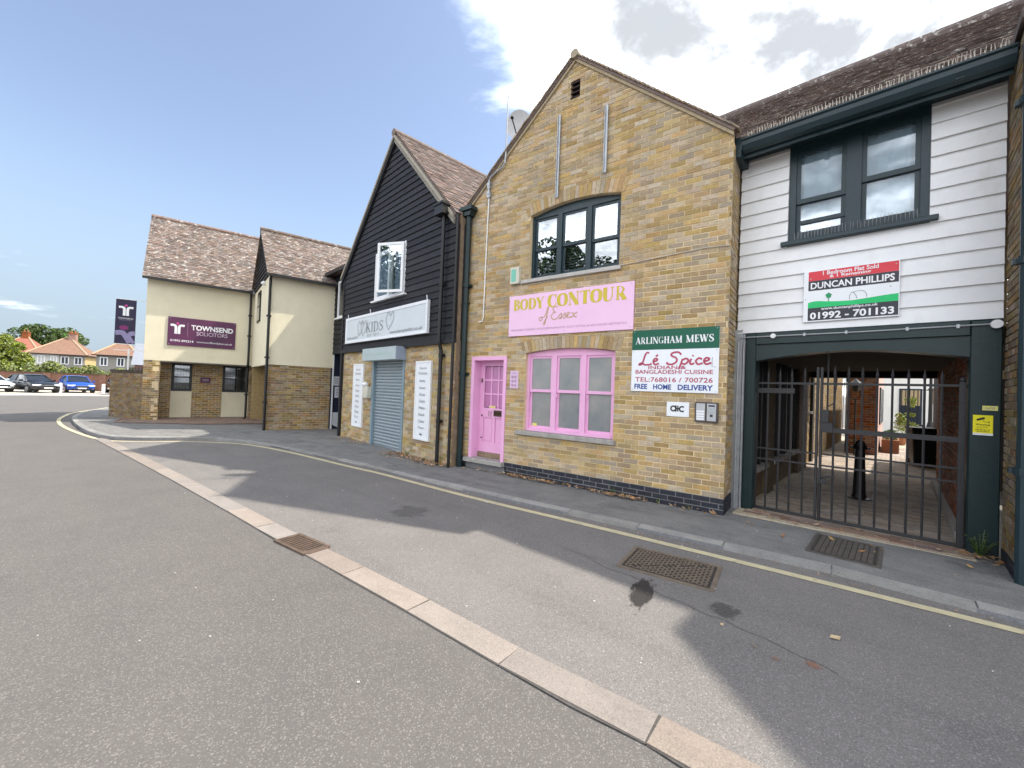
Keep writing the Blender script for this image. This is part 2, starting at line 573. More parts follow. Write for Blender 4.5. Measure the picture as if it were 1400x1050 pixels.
# ------------------------------------------------------------------ walls of bricks
def wall_panel(name, root, outer, holes, m, y=.005, depth=.10):
    """mortar sheet with holes and their reveals; outer / holes are loops of (u, z)"""
    loops = [[Vector((a, b, 0)) for a, b in outer]] + [[Vector((a, b, 0)) for a, b in h] for h in holes]
    flat = [p for l in loops for p in l]
    tri = tessellate_polygon(loops)
    mb = MB()
    mb.add([(p.x, y, p.y) for p in flat], [tuple(t) for t in tri])
    for h in holes:
        n = len(h)
        mb.add([(a, y, b) for a, b in h] + [(a, y + depth, b) for a, b in h], [(i, (i + 1) % n, (i + 1) % n + n, i + n) for i in range(n)])
    return mb.build(name, m, root)


def brickwork(root, fr, u0, u1, z0, z1, m, holes=(), arches=(), topf=None, n_ind=0, y=0.0, phase=0, name='brick', course=.075, quoin=False, extra_off=0.0):
    """stretcher bond; the n_ind whole bricks nearest the camera are parts, the rest one joined part"""
    whole, cut = [], []
    k = 0
    z = z0
    while z < z1 - .02:
        zt = min(z + course - .012, z1)
        u = u0 - (.1125 if (k + phase) % 2 else 0)
        while u < u1:
            a, b = max(u, u0), min(u + .213, u1)
            u += .225
            if b - a < .03:
                continue
            segs = [(a, b)]
            zc = (z + zt) / 2
            for (h0, h1, hz0, hz1) in holes:
                if hz0 < zc < hz1:
                    ns = []
                    for (p, q) in segs:
                        if q <= h0 or p >= h1:
                            ns.append((p, q))
                        else:
                            if p < h0 - .02:
                                ns.append((p, h0 - .004))
                            if q > h1 + .02:
                                ns.append((h1 + .004, q))
                    segs = ns
            for (p, q) in segs:
                bl = br = z
                tl = tr = zt
                for (cu, half, ze, rise) in arches:           # extrados
                    def ex(x):
                        t = (x - cu) / half
                        return ze + rise * (1 - t * t) if abs(t) <= 1 else -9
                    if abs((p + q) / 2 - cu) < half and z > ze - .35 and z < ze + rise:
                        bl, br = max(bl, ex(p) + .006), max(br, ex(q) + .006)
                if topf:
                    tl, tr = min(tl, topf(p)), min(tr, topf(q))
                if bl >= tl - .008 and br >= tr - .008:
                    continue
                bl, br = min(bl, tl), min(br, tr)
                full = (q - p > .2129 and bl == z and br == z and tl == zt and tr == zt and zt - z > .0629)
                (whole if full else cut).append((p, q, bl, br, tl, tr))
        z += course
        k += 1
    whole.sort(key=lambda b: (fr.w(b[0], b[2]) - CAMPOS).length)
    ind, rest = whole[:n_ind], whole[n_ind:] + cut
    if ind:
        w, h = .213, .063
        me = None
        vs = [(0, 0, 0), (w, 0, 0), (w, 0, h), (0, 0, h)]
        i = .0035
        mb = MB().add([(i, -.0, i), (w - i, -.0, i), (w - i, -.0, h - i), (i, -.0, h - i), (0, .005, 0), (w, .005, 0), (w, .005, h), (0, .005, h), (0, .03, 0), (w, .03, 0), (w, .03, h), (0, .03, h)],
                      [(0, 1, 2, 3), (0, 4, 5, 1), (1, 5, 6, 2), (2, 6, 7, 3), (3, 7, 4, 0), (4, 8, 9, 5), (5, 9, 10, 6), (6, 10, 11, 7), (7, 11, 8, 4)])
        me = mb.mesh(name, m)
        for (p, q, bl, br, tl, tr) in ind:
            put(name, me, root, (p + random.uniform(-.002, .002), y + random.uniform(-.004, .002), bl + random.uniform(-.0015, .0015)), (random.uniform(-.01, .01), random.uniform(-.006, .006), random.uniform(-.008, .008)))
    if rest:
        mb = MB()
        for (p, q, bl, br, tl, tr) in rest:
            yy = y + random.uniform(-.004, .002)
            e = random.uniform(-.0015, .0015)
            mb.add([(p, yy, bl + e), (q, yy, br + e), (q, yy, tr + e), (p, yy, tl + e), (p, y + .03, bl), (q, y + .03, br), (q, y + .03, tr), (p, y + .03, tl)],
                   [(0, 1, 2, 3), (0, 4, 5, 1), (1, 5, 6, 2), (2, 6, 7, 3), (3, 7, 4, 0)])
        mb.build('brickwork' if n_ind else name + 'work', m, root, kind='stuff')


def arch_bricks(root, cu, half, zs, rise, hgt, m, y=-.004):
    """flat segmental arch of bricks on end"""
    n = max(3, round(2 * (half + .07) / .076))
    w = 2 * (half + .07) / n
    for i in range(n):
        a, b = cu - half - .07 + i * w + .005, cu - half - .07 + (i + 1) * w - .005

        def zi(x):
            t = min(1, abs((x - cu) / half))
            return zs + rise * (1 - t * t)
        sp = .07
        a2, b2 = cu + (a - cu) * (1 + sp), cu + (b - cu) * (1 + sp)
        yy = y + random.uniform(-.003, .002)
        mb = MB().prism([(a, zi(a) + .002), (b, zi(b) + .002), (b2, zi(b) + hgt), (a2, zi(a) + hgt)], yy, .05)
        mb.build('arch_brick', m, root)


def arc_loop(u0, u1, z0, z1, rise, n=10):
    """opening loop, clockwise, with a segmental head"""
    cu, hf = (u0 + u1) / 2, (u1 - u0) / 2
    top = [(cu + hf * (2 * i / n - 1), z1 + rise * (1 - (2 * i / n - 1) ** 2)) for i in range(n + 1)]
    return [(u0, z0)] + top + [(u1, z0)]


def tile_roof(root, fr, p0, along, slope, length, height, m, n_ind=0, gauge=.10, tw=.165, name='roof_tile', mask=None, shift=0.0):
    """plain tiles on a slope: p0 lower corner (local), along / slope unit vectors (local)"""
    p0, al, sl_ = Vector(p0), Vector(along).normalized(), Vector(slope).normalized()
    nr = al.cross(sl_).normalized()
    if nr.z < 0:
        nr = -nr
    rows, cols = int(height / gauge), int(length / tw)
    tw = length / cols
    gauge = height / rows
    M = Matrix.Rotation(fr.a, 4, 'Z')
    items = []
    for r in range(rows):
        for c in range(-1 if r % 2 else 0, cols):
            a = max(0, (c + (.5 if r % 2 else 0)) * tw)
            b = min(length, (c + (.5 if r % 2 else 0) + 1) * tw)
            if b - a < .03:
                continue
            if mask and not mask((a + b) / 2, r * gauge):
                continue
            items.append((r, a, b))

    def basis(r, a):
        base = p0 + al * a + sl_ * (r * gauge + random.uniform(-.006, .006)) + nr * (.012 + random.uniform(0, .007))
        tilt = .10 + random.uniform(-.03, .03)
        s2 = (sl_ - nr * tilt).normalized()
        n2 = (nr + sl_ * tilt).normalized()
        al2 = (al + nr * random.uniform(-.015, .015)).normalized()
        return base, al2, s2, n2

    def verts(base, al2, s2, n2, w):
        L, T = gauge * 1.35, .013
        return [base + al2 * i + s2 * j + n2 * k for k in (0, T) for (i, j) in ((.002, 0), (w - .002, 0), (w - .002, L), (.002, L))]
    F5 = [(4, 5, 6, 7), (0, 1, 5, 4), (1, 2, 6, 5), (3, 0, 4, 7), (2, 3, 7, 6)]
    if n_ind:
        items.sort(key=lambda t: ((fr.o + M @ (p0 + al * t[1] + sl_ * (t[0] * gauge))) - CAMPOS).length)
    mb = MB()
    me = None
    cnt = 0
    for (r, a, b) in items:
        base, al2, s2, n2 = basis(r, a)
        if cnt < n_ind and b - a > tw - .001:
            if me is None:
                vs = verts(Vector((0, 0, 0)), Vector((1, 0, 0)), Vector((0, 1, 0)), Vector((0, 0, 1)), tw)
                me = MB().add(vs, F5).mesh(name, m)
            o = put(name, me, root)
            o.matrix_local = Matrix.Translation(base) @ Matrix((al2, s2, n2)).transposed().to_4x4()
            cnt += 1
        else:
            mb.add(verts(base, al2, s2, n2, b - a), F5)
    if mb.v:
        mb.build(name + 's' if not n_ind else 'roof_tiling', m, root, kind='stuff')


def boards(root, u0, u1, z0, z1, m, hgt, y=0.0, left=None, right=None, holes=(), name='cladding_board', th=.022):
    """lapped weatherboards; left / right give the edge at a height, holes cut them"""
    z = z0
    while z < z1 - .01:
        zt = min(z + hgt, z1)
        a0 = left(z) if left else u0
        b0 = right(z) if right else u1
        a1 = left(zt) if left else u0
        b1 = right(zt) if right else u1
        segs = [(a0, b0, a1, b1)]
        zc = (z + zt) / 2
        for (h0, h1, hz0, hz1) in holes:
            if hz0 < zc < hz1:
                ns = []
                for (p, q, p1, q1) in segs:
                    if q <= h0 or p >= h1:
                        ns.append((p, q, p1, q1))
                    else:
                        if p < h0:
                            ns.append((p, h0, p1, h0))
                        if q > h1:
                            ns.append((h1, q, h1, q1))
                segs = ns
        for (p, q, p1, q1) in segs:
            if q - p < .02:
                continue
            j = random.uniform(-.002, .002)
            yb = y - th + j
            yt = y - .006 + j
            zl = zt + .012
            mb = MB().add([(p, yb, z), (q, yb, z), (q1, yt, zl), (p1, yt, zl), (p, y + .01, z), (q, y + .01, z), (q1, y + .01, zl), (p1, y + .01, zl)],
                          [(0, 1, 2, 3), (0, 4, 5, 1), (1, 5, 6, 2), (2, 6, 7, 3), (3, 7, 4, 0)])
            mb.build(name, m, root)
        z += hgt


def sash_window(root, u0, u1, z0, z1, y, m, lights=1, rise=0.0, rail=.5, fw=.05, mw=.08, sw=.04, pane=None, name='window', sub_open=None, single=False):
    """box sash window: frame, mullions, meeting rails in one part; panes are its sub-parts"""
    pane = pane or g_clear
    mb = MB()
    d = .08
    mb.box(u0, u0 + fw, y, y + d, z0, z1 + (rise * .1)).box(u1 - fw, u1, y, y + d, z0, z1 + (rise * .1))
    if rise:
        cu, hf = (u0 + u1) / 2, (u1 - u0) / 2
        n = 10
        top = [(cu + (hf - fw) * (1 - 2 * i / n), z1 + rise * (1 - (1 - 2 * i / n) ** 2) - .002) for i in range(n + 1)]
        mb.prism([(u0 + fw, z1 - fw), (u1 - fw, z1 - fw)] + top, y + .002, y + d)
    else:
        mb.box(u0 + fw, u1 - fw, y + .002, y + d, z1 - fw, z1)
    mb.box(u0 + fw, u1 - fw, y - .012, y + d, z0, z0 + fw * .9)
    wl_ = (u1 - u0 - 2 * fw - (lights - 1) * mw) / lights
    panes = []
    for i in range(lights):
        a = u0 + fw + i * (wl_ + mw)
        b = a + wl_
        if i < lights - 1:
            mb.box(b, b + mw, y - .004, y + d, z0 + fw * .9, z1 - fw)
        lo, hi = z0 + fw * .9, z1 - fw
        zm = lo + (hi - lo) * (rail if not isinstance(rail, (list, tuple)) else rail[i])
        for (p, q, yy) in ((zm - .02, hi, y + .022), (lo, zm + .02, y + .048)) if not single else ((lo, hi, y + .03),):
            mb.box(a, a + sw, yy, yy + .024, p, q).box(b - sw, b, yy, yy + .024, p, q)
            mb.box(a + sw, b - sw, yy + .001, yy + .023, q - sw, q).box(a + sw, b - sw, yy + .001, yy + .023, p, p + sw * 1.25)
            panes.append((a + sw, b - sw, yy + .011, p + sw * 1.25, q - sw))
    w = mb.build(name, m, root)
    for (a, b, yy, p, q) in panes:
        MB().box(a, b, yy, yy + .005, p, q).build('pane', pane, w)
    return w


# ------------------------------------------------------------------ lettering
def text(root, s, x0, x1, z0, z1, m, y, shear=0.0, bold=0.0, space=1.0, name='lettering'):
    cu = bpy.data.curves.new('t', 'FONT')
    cu.body = s
    cu.size = 1
    cu.offset = bold
    cu.shear = shear
    cu.space_character = space
    cu.resolution_u = 3
    ob = bpy.data.objects.new('t', cu)
    C.objects.link(ob)
    dg = bpy.context.evaluated_depsgraph_get()
    me = bpy.data.meshes.new_from_object(ob.evaluated_get(dg))
    bpy.data.objects.remove(ob)
    bpy.data.curves.remove(cu)
    xs = [v.co.x for v in me.vertices]
    ys = [v.co.y for v in me.vertices]
    sx, sz = (x1 - x0) / (max(xs) - min(xs)), (z1 - z0) / (max(ys) - min(ys))
    mx, my = min(xs), min(ys)
    for v in me.vertices:
        v.co = Vector((x0 + (v.co.x - mx) * sx, y, z0 + (v.co.y - my) * sz))
    me.materials.clear()
    me.materials.append(m)
    me.name = name
    return put(name, me, root)


def crom(pts, n=6):
    out = []
    P = [pts[0]] + list(pts) + [pts[-1]]
    for i in range(1, len(P) - 2):
        for k in range(n):
            t = k / n
            out.append(tuple(.5 * (2 * P[i][j] + (P[i + 1][j] - P[i - 1][j]) * t + (2 * P[i - 1][j] - 5 * P[i][j] + 4 * P[i + 1][j] - P[i + 2][j]) * t * t
                                   + (3 * P[i][j] - P[i - 1][j] - 3 * P[i + 1][j] + P[i + 2][j]) * t ** 3) for j in range(len(pts[0]))))
    out.append(tuple(pts[-1]))
    return out


def ribbon(mb, pts, y):
    """flat stroke through (x, z, width) points"""
    L = []
    for i, p in enumerate(pts):
        a, b = pts[max(0, i - 1)], pts[min(len(pts) - 1, i + 1)]
        dx, dz = b[0] - a[0], b[1] - a[1]
        l = math.hypot(dx, dz) or 1
        nx, nz = -dz / l, dx / l
        w = p[2] / 2
        L.append(((p[0] + nx * w, y, p[1] + nz * w), (p[0] - nx * w, y, p[1] - nz * w)))
    vs = [q for p in L for q in p]
    mb.add(vs, [(2 * i, 2 * i + 1, 2 * i + 3, 2 * i + 2) for i in range(len(L) - 1)])


def strokes(root, lines, x0, z0, sx, sz, m, y, w=None, smooth=True, name='lettering'):
    """lines of points (x, z[, width]); scaled to the board"""
    mb = MB()
    for i, l in enumerate(lines):
        l3 = [(p[0], p[1], p[2] if len(p) > 2 else w) for p in l]
        l3 = crom(l3) if smooth and len(l3) > 2 else l3
        ribbon(mb, [(x0 + p[0] * sx, z0 + p[1] * sz, p[2] * sz) for p in l3], y - .00015 * i)
    return mb.build(name, m, root)


def serif_glyph(ch, T=.17, t=.05):
    """strokes of a Roman capital of height 1 and its width"""
    sf = lambda x, z, h=.13: [(x - h, z, t), (x + h, z, t)]
    stem = lambda x: [[(x, 0, T), (x, 1, T)], sf(x, .025, .16), sf(x, .975, .16)]
    thin = lambda x: [[(x, 0, t), (x, 1, t)], sf(x, .025), sf(x, .975)]
    if ch == 'I':
        return stem(.2), .4
    if ch == 'L':
        return stem(.2) + [[(.2, .025, t), (.68, .025, t)], [(.66, 0, t), (.68, .25, t * .6)]], .74
    if ch == 'E':
        return stem(.2) + [[(.2, .025, t), (.66, .025, t)], [(.2, .975, t), (.62, .975, t)], [(.2, .52, t), (.5, .52, t)], [(.64, 0, t), (.66, .23, t * .6)], [(.6, 1, t), (.62, .78, t * .6)], [(.5, .42, t), (.5, .62, t)]], .72
    if ch == 'T':
        return [[(.42, 0, T), (.42, 1, T)], sf(.42, .025, .17), [(.04, .975, t), (.8, .975, t)], [(.05, 1, t), (.04, .74, t * .6)], [(.79, 1, t), (.8, .74, t * .6)]], .84
    if ch == 'H':
        return stem(.2) + stem(.75) + [[(.2, .52, t), (.75, .52, t)]], .95
    if ch == 'K':
        return stem(.2) + [[(.22, .40, t), (.70, .97, t)], sf(.7, .975), [(.40, .58, T), (.76, .02, T)], sf(.76, .025, .14)], .92
    if ch == 'N':
        return thin(.16) + thin(.84) + [[(.14, .99, T), (.82, .02, T)]], 1.0
    if ch == 'M':
        return thin(.16) + stem(.98) + [[(.15, .99, T), (.55, .03, T)], [(.55, .02, t), (.96, .98, t)]], 1.2
    if ch == 'W':
        return [[(.1, .98, T), (.38, .01, T)], [(.38, .01, t), (.62, .95, t)], [(.58, .98, T), (.86, .01, T)], [(.86, .01, t), (1.12, .98, t)], sf(.1, .975), sf(.58, .975), sf(1.12, .975)], 1.22
    if ch == 'A':
        return [[(.1, .02, t), (.45, 1, t)], [(.42, 1, T), (.78, .01, T)], [(.22, .33, t), (.66, .33, t)], sf(.1, .025), sf(.78, .025, .15)], .92
    if ch == 'Y':
        return [[(.42, 0, T), (.42, .45, T)], [(.1, .98, T), (.43, .42, T)], [(.44, .42, t), (.76, .98, t)], sf(.42, .025, .16), sf(.1, .975, .14), sf(.76, .975)], .84
    if ch == 'O':
        return [crom([(.45, .975, t), (.17, .82, T * .8), (.1, .5, T), (.17, .18, T * .8), (.45, .025, t), (.73, .18, T * .8), (.8, .5, T), (.73, .82, T * .8), (.45, .975, t)])], .92
    if ch == 'C':
        return [crom([(.74, .74, t), (.68, .9, t), (.45, .975, t), (.18, .82, T * .8), (.1, .5, T), (.18, .18, T * .8), (.45, .025, t), (.68, .1, t), (.77, .3, t)]), [(.74, .68, t), (.74, 1, t)]], .84
    if ch == 'G':
        return serif_glyph('C')[0] + [[(.72, .05, T), (.72, .42, T)], sf(.72, .43, .14)], .92
    if ch == 'D':
        return stem(.2) + [crom([(.2, .975, t), (.45, .975, t), (.72, .8, T * .8), (.78, .5, T), (.72, .2, T * .8), (.45, .025, t), (.2, .025, t)])], .92
    if ch == 'B':
        return stem(.2) + [crom([(.2, .975, t), (.42, .975, t), (.6, .77, T), (.42, .54, t), (.2, .53, t)]), crom([(.2, .53, t), (.45, .53, t), (.67, .28, T), (.45, .025, t), (.2, .025, t)])], .8
    if ch == 'P':
        return stem(.2) + [crom([(.2, .975, t), (.42, .975, t), (.64, .73, T), (.42, .47, t), (.2, .47, t)])], .76
    if ch == 'R':
        return serif_glyph('P')[0] + [[(.42, .5, T), (.74, .02, T)], sf(.76, .025, .12)], .9
    if ch == 'U':
        return [crom([(.2, 1, T), (.2, .35, T), (.28, .1, T * .7), (.48, .025, t), (.68, .12, t), (.76, .4, t), (.76, 1, t)]), sf(.2, .975, .16), sf(.76, .975)], .94
    if ch == 'S':
        return [crom([(.62, .74, t), (.56, .93, t), (.36, .975, t), (.15, .82, T * .7), (.2, .62, T * .9), (.40, .5, T), (.6, .36, T * .9), (.62, .16, T * .7), (.38, .025, t), (.16, .08, t), (.1, .28, t)]), [(.62, .7, t), (.62, .98, t)], [(.1, .02, t), (.1, .3, t)]], .74
    return [], .42


def serif(root, s, x0, x1, z0, z1, m, y, T=.17, t=.05, name='lettering'):
    x = 0
    lines = []
    for ch in s:
        g, w = serif_glyph(ch, T, t)
        lines += [[(px + x, pz, pw) for (px, pz, pw) in l] for l in g]
        x += w + .06
    sx, sz = (x1 - x0) / (x - .06), (z1 - z0)
    mb = MB()
    for i, l in enumerate(lines):
        ribbon(mb, [(x0 + p[0] * sx, z0 + p[1] * sz, p[2] * min(sx, sz) * 1.0) for p in l], y - .00012 * (i % 7))
    return mb.build(name, m, root)


def board(name, label, cat, fr, u0, u1, z0, z1, m, th=.02, off=0.0, frame=None, group=None, tilt=0.0):
    """a flat sign on a wall: empty at its lower left corner, x along, front at y = 0"""
    r = thing(name, label, cat, fr.w(u0, z0, off - th), fr.a, group)
    r.scale = (fr.k,) * 3
    if tilt:
        r.rotation_euler = (0, tilt, fr.a)
    MB().box(0, u1 - u0, 0, th, 0, z1 - z0).build('panel', m, r, bevel=.002)
    if frame:
        w, h, f = u1 - u0, z1 - z0, frame[1]
        MB().box(-f * .3, f, -.012, th, -f * .3, h + f * .3).box(w - f, w + f * .3, -.012, th, -f * .3, h + f * .3).box(f, w - f, -.011, th - .001, -f * .3, f).box(f, w - f, -.011, th - .001, h - f, h + f * .3).build('frame', frame[0], r)
    return r


def quad(root, name, m, x0, x1, z0, z1, y):
    return MB().add([(x0, y, z0), (x1, y, z0), (x1, y, z1), (x0, y, z1)], [(0, 1, 2, 3)]).build(name, m, root)


def flat(root, name, m, poly, y):
    return MB().add([(p[0], y, p[1]) for p in poly], [tuple(range(len(poly)))]).build(name, m, root)


def downpipe(root, name, m, pts, r, rings=(), square=False):
    mb = MB()
    mb.tube(pts, r, 10)
    for p in rings:
        mb.tube([(p[0], p[1], p[2] - .035), (p[0], p[1], p[2] + .035)], r * 1.28, 10)
        mb.box(p[0] - r * 1.7, p[0] + r * 1.7, p[1] + r * .3, p[1] + r * 1.6, p[2] - .025, p[2] + .025)
    return mb.build(name, m, root, smooth=False)

#PART2
# ================================================================== GROUND
RZ = -.05                                              # road level; the pavement is at about 0
struct('road', MB().add([(-420, -120, RZ), (300, -120, RZ), (300, 500, RZ), (-420, 500, RZ)], [(0, 1, 2, 3)]), asphalt)


def gpts(px, z):
    return [ground(x, y, z) for x, y in px]


KERB = gpts([(147, 559.5), (128, 561.5), (111, 565), (101, 569), (97.5, 573), (101, 579), (109, 585.5), (121, 592), (137, 597), (158, 600), (200, 601), (240, 600.6),
             (285, 600.8), (315, 602), (360, 607), (414, 617), (480, 631), (552, 648.6), (610, 662.5), (668, 676.5), (724, 689), (780, 701), (845, 715), (912, 730), (970, 743), (1040, 758),
             (1143, 781), (1267, 813), (1400, 848)], -.01)
KERB = [Vector((-21.5, 24.5, 0)), Vector((-20, 21.8, 0))] + KERB[1:] + [KERB[-1] + Vector((1.2, -.95, 0)), KERB[-1] + Vector((4, -3.3, 0))]
KERB = [Vector((k.x, k.y, 0)) for k in KERB]


def khz(p):
    """the pavement dips by the black shop and rises towards the far corner"""
    ks = [(-8.2, .045), (-6.0, .0), (-4.5, -.022), (-1.6, -.022), (-.6, 0.0)]
    if p.x <= ks[0][0]:
        return ks[0][1]
    for (a, b), (c, d) in zip(ks[:-1], ks[1:]):
        if p.x <= c:
            return b + (d - b) * (p.x - a) / (c - a)
    return 0.0


def offset(line, d):
    out = []
    for i, p in enumerate(line):
        t = (line[min(i + 1, len(line) - 1)] - line[max(i - 1, 0)])
        t.z = 0
        t.normalize()
        out.append(p + Vector((-t.y, t.x, 0)) * d)
    return out


kin = offset(KERB, .13)
back = [Vector(p + (0,)) for p in ((11, 2), (12.5, 8), (5, 9), (3, 12), (-1, 14), (-4, 17), (-7, 20), (-12, 22), (-17, 24))]
poly = kin + back
struct('pavement', MB().slab(poly, -.3, [khz(p) for p in kin] + [khz(p) if p.x < 0 else 0 for p in back]), pave_m)


def resample(line, step):
    out = [line[0].copy()]
    acc = 0
    for a, b in zip(line[:-1], line[1:]):
        L = (b - a).length
        d = step - acc
        while d <= L:
            out.append(a + (b - a) * (d / L))
            d += step
        acc = (acc + L) % step
    out.append(line[-1])
    return out


kb = struct('kerb', MB().slab(KERB + list(reversed(kin)), -.3, [khz(p) - .012 for p in KERB] + [khz(p) - .012 for p in reversed(kin)]), mortar_g)
kd = resample(KERB, .915)
ki = offset(kd, .125)
for i in range(len(kd) - 1):
    a, b, c, d = kd[i], kd[i + 1], ki[i + 1], ki[i]
    if b.x < -19.5:
        continue
    g = (b - a).normalized() * .006
    h0, h1 = khz(a) + random.uniform(.002, .008), khz(b) + random.uniform(.002, .008)
    top = [a + g, b - g, c - g, d + g]
    vs = [(p.x, p.y, -.28) for p in top] + [(p.x, p.y, (h0, h1, h1, h0)[j] - (.012 if j < 2 else 0)) for j, p in enumerate(top)]
    MB().add(vs, [(4, 5, 6, 7), (0, 1, 5, 4), (1, 2, 6, 5), (2, 3, 7, 6), (3, 0, 4, 7)]).build('kerb_stone', kerb_m, kb)

CHL = gpts([(128, 600), (170, 622), (231, 655), (321, 706), (378, 740), (414, 757), (474, 791.5), (558.5, 839), (662, 900), (780, 968), (886, 1021), (930, 1050)], RZ)
CH = [Vector((p.x, p.y, 0)) for p in CHL]
CH = CH + [CH[-1] + Vector((.55, -.42, 0)), CH[-1] + Vector((2.6, -2.0, 0))]
CHU = offset(CH, .215)
lane = [p for p in CHU] + list(reversed(offset(KERB, .02)[10:])) 
struct('lane', MB().add([(p.x, p.y, RZ + .004) for p in lane], [tuple(t) for t in tessellate_polygon([[Vector((p.x, p.y, 0)) for p in lane]])]), asphalt2)
cb_ = struct('drainage_channel', MB().add([(p.x, p.y, RZ + .008) for p in CH + list(reversed(CHU))], [tuple(t) for t in tessellate_polygon([[Vector((p.x, p.y, 0)) for p in CH + list(reversed(CHU))]])]), mat('channel_joint', (.10, .092, .086), (.065, .06, .057), 30, .95))
# joints measured in the photograph anchor the 0.87 m blocks
cd = resample(list(reversed(CH)), .86)
cu_ = [p + (q - p) for p, q in zip(cd, offset(cd, -.215))]
gr_lo, gr_hi = ground(378, 740, RZ), ground(414, 757, RZ)
GC = (gr_lo + gr_hi) / 2
for i in range(len(cd) - 1):
    a, b = cd[i], cd[i + 1]
    L = (b - a).length
    t = (b - a) / L
    n = Vector((t.y, -t.x, 0))
    segs = [(.005, L - .005)]
    s0 = (Vector((GC.x, GC.y, 0)) - a).dot(t)
    if -.25 < s0 < L + .25 and abs((Vector((GC.x, GC.y, 0)) - a).dot(n)) < .4:
        segs = [(p, q) for (p, q) in ((.005, min(L, s0 - .235)), (max(.005, s0 + .235), L - .005)) if q - p > .04]
    for (p, q) in segs:
        h = RZ + .011 + random.uniform(0, .003)
        pts = [a + t * p + n * .004, a + t * q + n * .004, a + t * q + n * .211, a + t * p + n * .211]
        MB().slab([(v.x, v.y) for v in pts], RZ - .02, h).build('channel_block', channel_m, cb_)


def strip(name, px, w, m, z, zs=RZ):
    pts = [Vector((p.x, p.y, 0)) for p in gpts(px, zs)]
    pts = [Vector(p) for p in crom([tuple(p) for p in pts], 5)]
    l, r = offset(pts, w / 2), offset(pts, -w / 2)
    n = len(pts)
    return struct(name, MB().add([(p.x, p.y, z) for p in l] + [(p.x, p.y, z) for p in r], [(i, i + n, i + n + 1, i + 1) for i in range(n - 1)]), m)


YL = [(147, 557.5), (103, 564.3), (89, 568.6), (80, 575), (89, 584.6), (126, 598.5), (162, 603.5), (252, 604), (330, 607.5), (390, 617.5), (480, 639), (522, 648.6), (644, 680.6), (780, 713), (900, 742), (1090, 788.5), (1250, 828.5), (1400, 866), (1640, 927)]
yl = strip('yellow_line', YL, .10, yellow_m, RZ + .0085)
strip('tar_seam', [(770, 750), (800, 761), (828, 777), (862, 788), (885, 802), (905, 815), (932, 824), (960, 839), (990, 849), (1015, 862), (1050, 876), (1090, 897), (1120, 909), (1147, 924)], .006, mat('seam_grit', (.075, .072, .07), (.15, .14, .135), 30, .9), RZ + .0075)


def soft_stain(name, m_name, c, px, ax_px, ay_px, z, dens, nscale, seed):
    """a stain sheet whose edge fades out through noise"""
    m = bpy.data.materials.new(m_name)
    m.use_nodes = True
    nd, lk = m.node_tree.nodes, m.node_tree.links
    nd.clear()
    out = N(nd, 'ShaderNodeOutputMaterial')
    df = N(nd, 'ShaderNodeBsdfPrincipled')
    df.inputs['Base Color'].default_value = (*c, 1)
    df.inputs['Roughness'].default_value = .6
    tr = N(nd, 'ShaderNodeBsdfTransparent')
    mx = N(nd, 'ShaderNodeMixShader')
    tc = N(nd, 'ShaderNodeTexCoord')
    ln = N(nd, 'ShaderNodeVectorMath', operation='LENGTH')
    lk.new(tc.outputs['Object'], ln.inputs[0])
    nz = N(nd, 'ShaderNodeTexNoise')
    nz.inputs['Scale'].default_value = nscale
    nz.inputs['Detail'].default_value = 7
    nz.inputs['Roughness'].default_value = .62
    mp = N(nd, 'ShaderNodeMapping')
    mp.inputs['Location'].default_value = (seed, seed * 1.7, 0)
    lk.new(tc.outputs['Object'], mp.inputs[0])
    lk.new(mp.outputs[0], nz.inputs['Vector'])
    v = mathn(nd, lk, 'SUBTRACT', mathn(nd, lk, 'MULTIPLY_ADD', nz.outputs['Fac'], 1.7, -.30), ln.outputs['Value'])
    r = N(nd, 'ShaderNodeMapRange', interpolation_type='SMOOTHSTEP')
    r.inputs[1].default_value = -.18
    r.inputs[2].default_value = .16
    r.inputs[4].default_value = dens
    lk.new(v, r.inputs[0])
    lk.new(r.outputs[0], mx.inputs[0])
    lk.new(tr.outputs[0], mx.inputs[1])
    lk.new(df.outputs[0], mx.inputs[2])
    lk.new(mx.outputs[0], out.inputs[0])
    p = ground(*px, RZ)
    ax = ground(*ax_px, RZ) - p
    ay = ground(*ay_px, RZ) - p
    o = struct(name, MB().add([(-1.3, -1.3, 0), (1.3, -1.3, 0), (1.3, 1.3, 0), (-1.3, 1.3, 0)], [(0, 1, 2, 3)]), m)
    o.location = (p.x, p.y, z)
    o.rotation_euler = (0, 0, math.atan2(ax.y, ax.x))
    o.scale = (ax.length, ay.length, 1)
    return o


soft_stain('oil_stain', 'oil', (.022, .020, .020), (878, 811), (886, 783), (902, 813), RZ + .0079, .95, 2.2, 3.3)
soft_stain('oil_stain', 'oil_thin', (.07, .066, .064), (990, 836), (1020, 838), (990, 852), RZ + .0080, .5, 2.0, 8.1)
soft_stain('oil_stain', 'oil_old', (.09, .084, .08), (560, 700), (600, 705), (560, 712), RZ + .0080, .25, 2.0, 5.4)
soft_stain('brick_dust', 'dust_a', (.30, .15, .10), (1112, 911), (1130, 918), (1112, 918), RZ + .0081, .6, 2.6, 2.2)
soft_stain('brick_dust', 'dust_b', (.28, .16, .11), (1060, 902), (1070, 905), (1060, 906), RZ + .0081, .5, 2.6, 4.2)


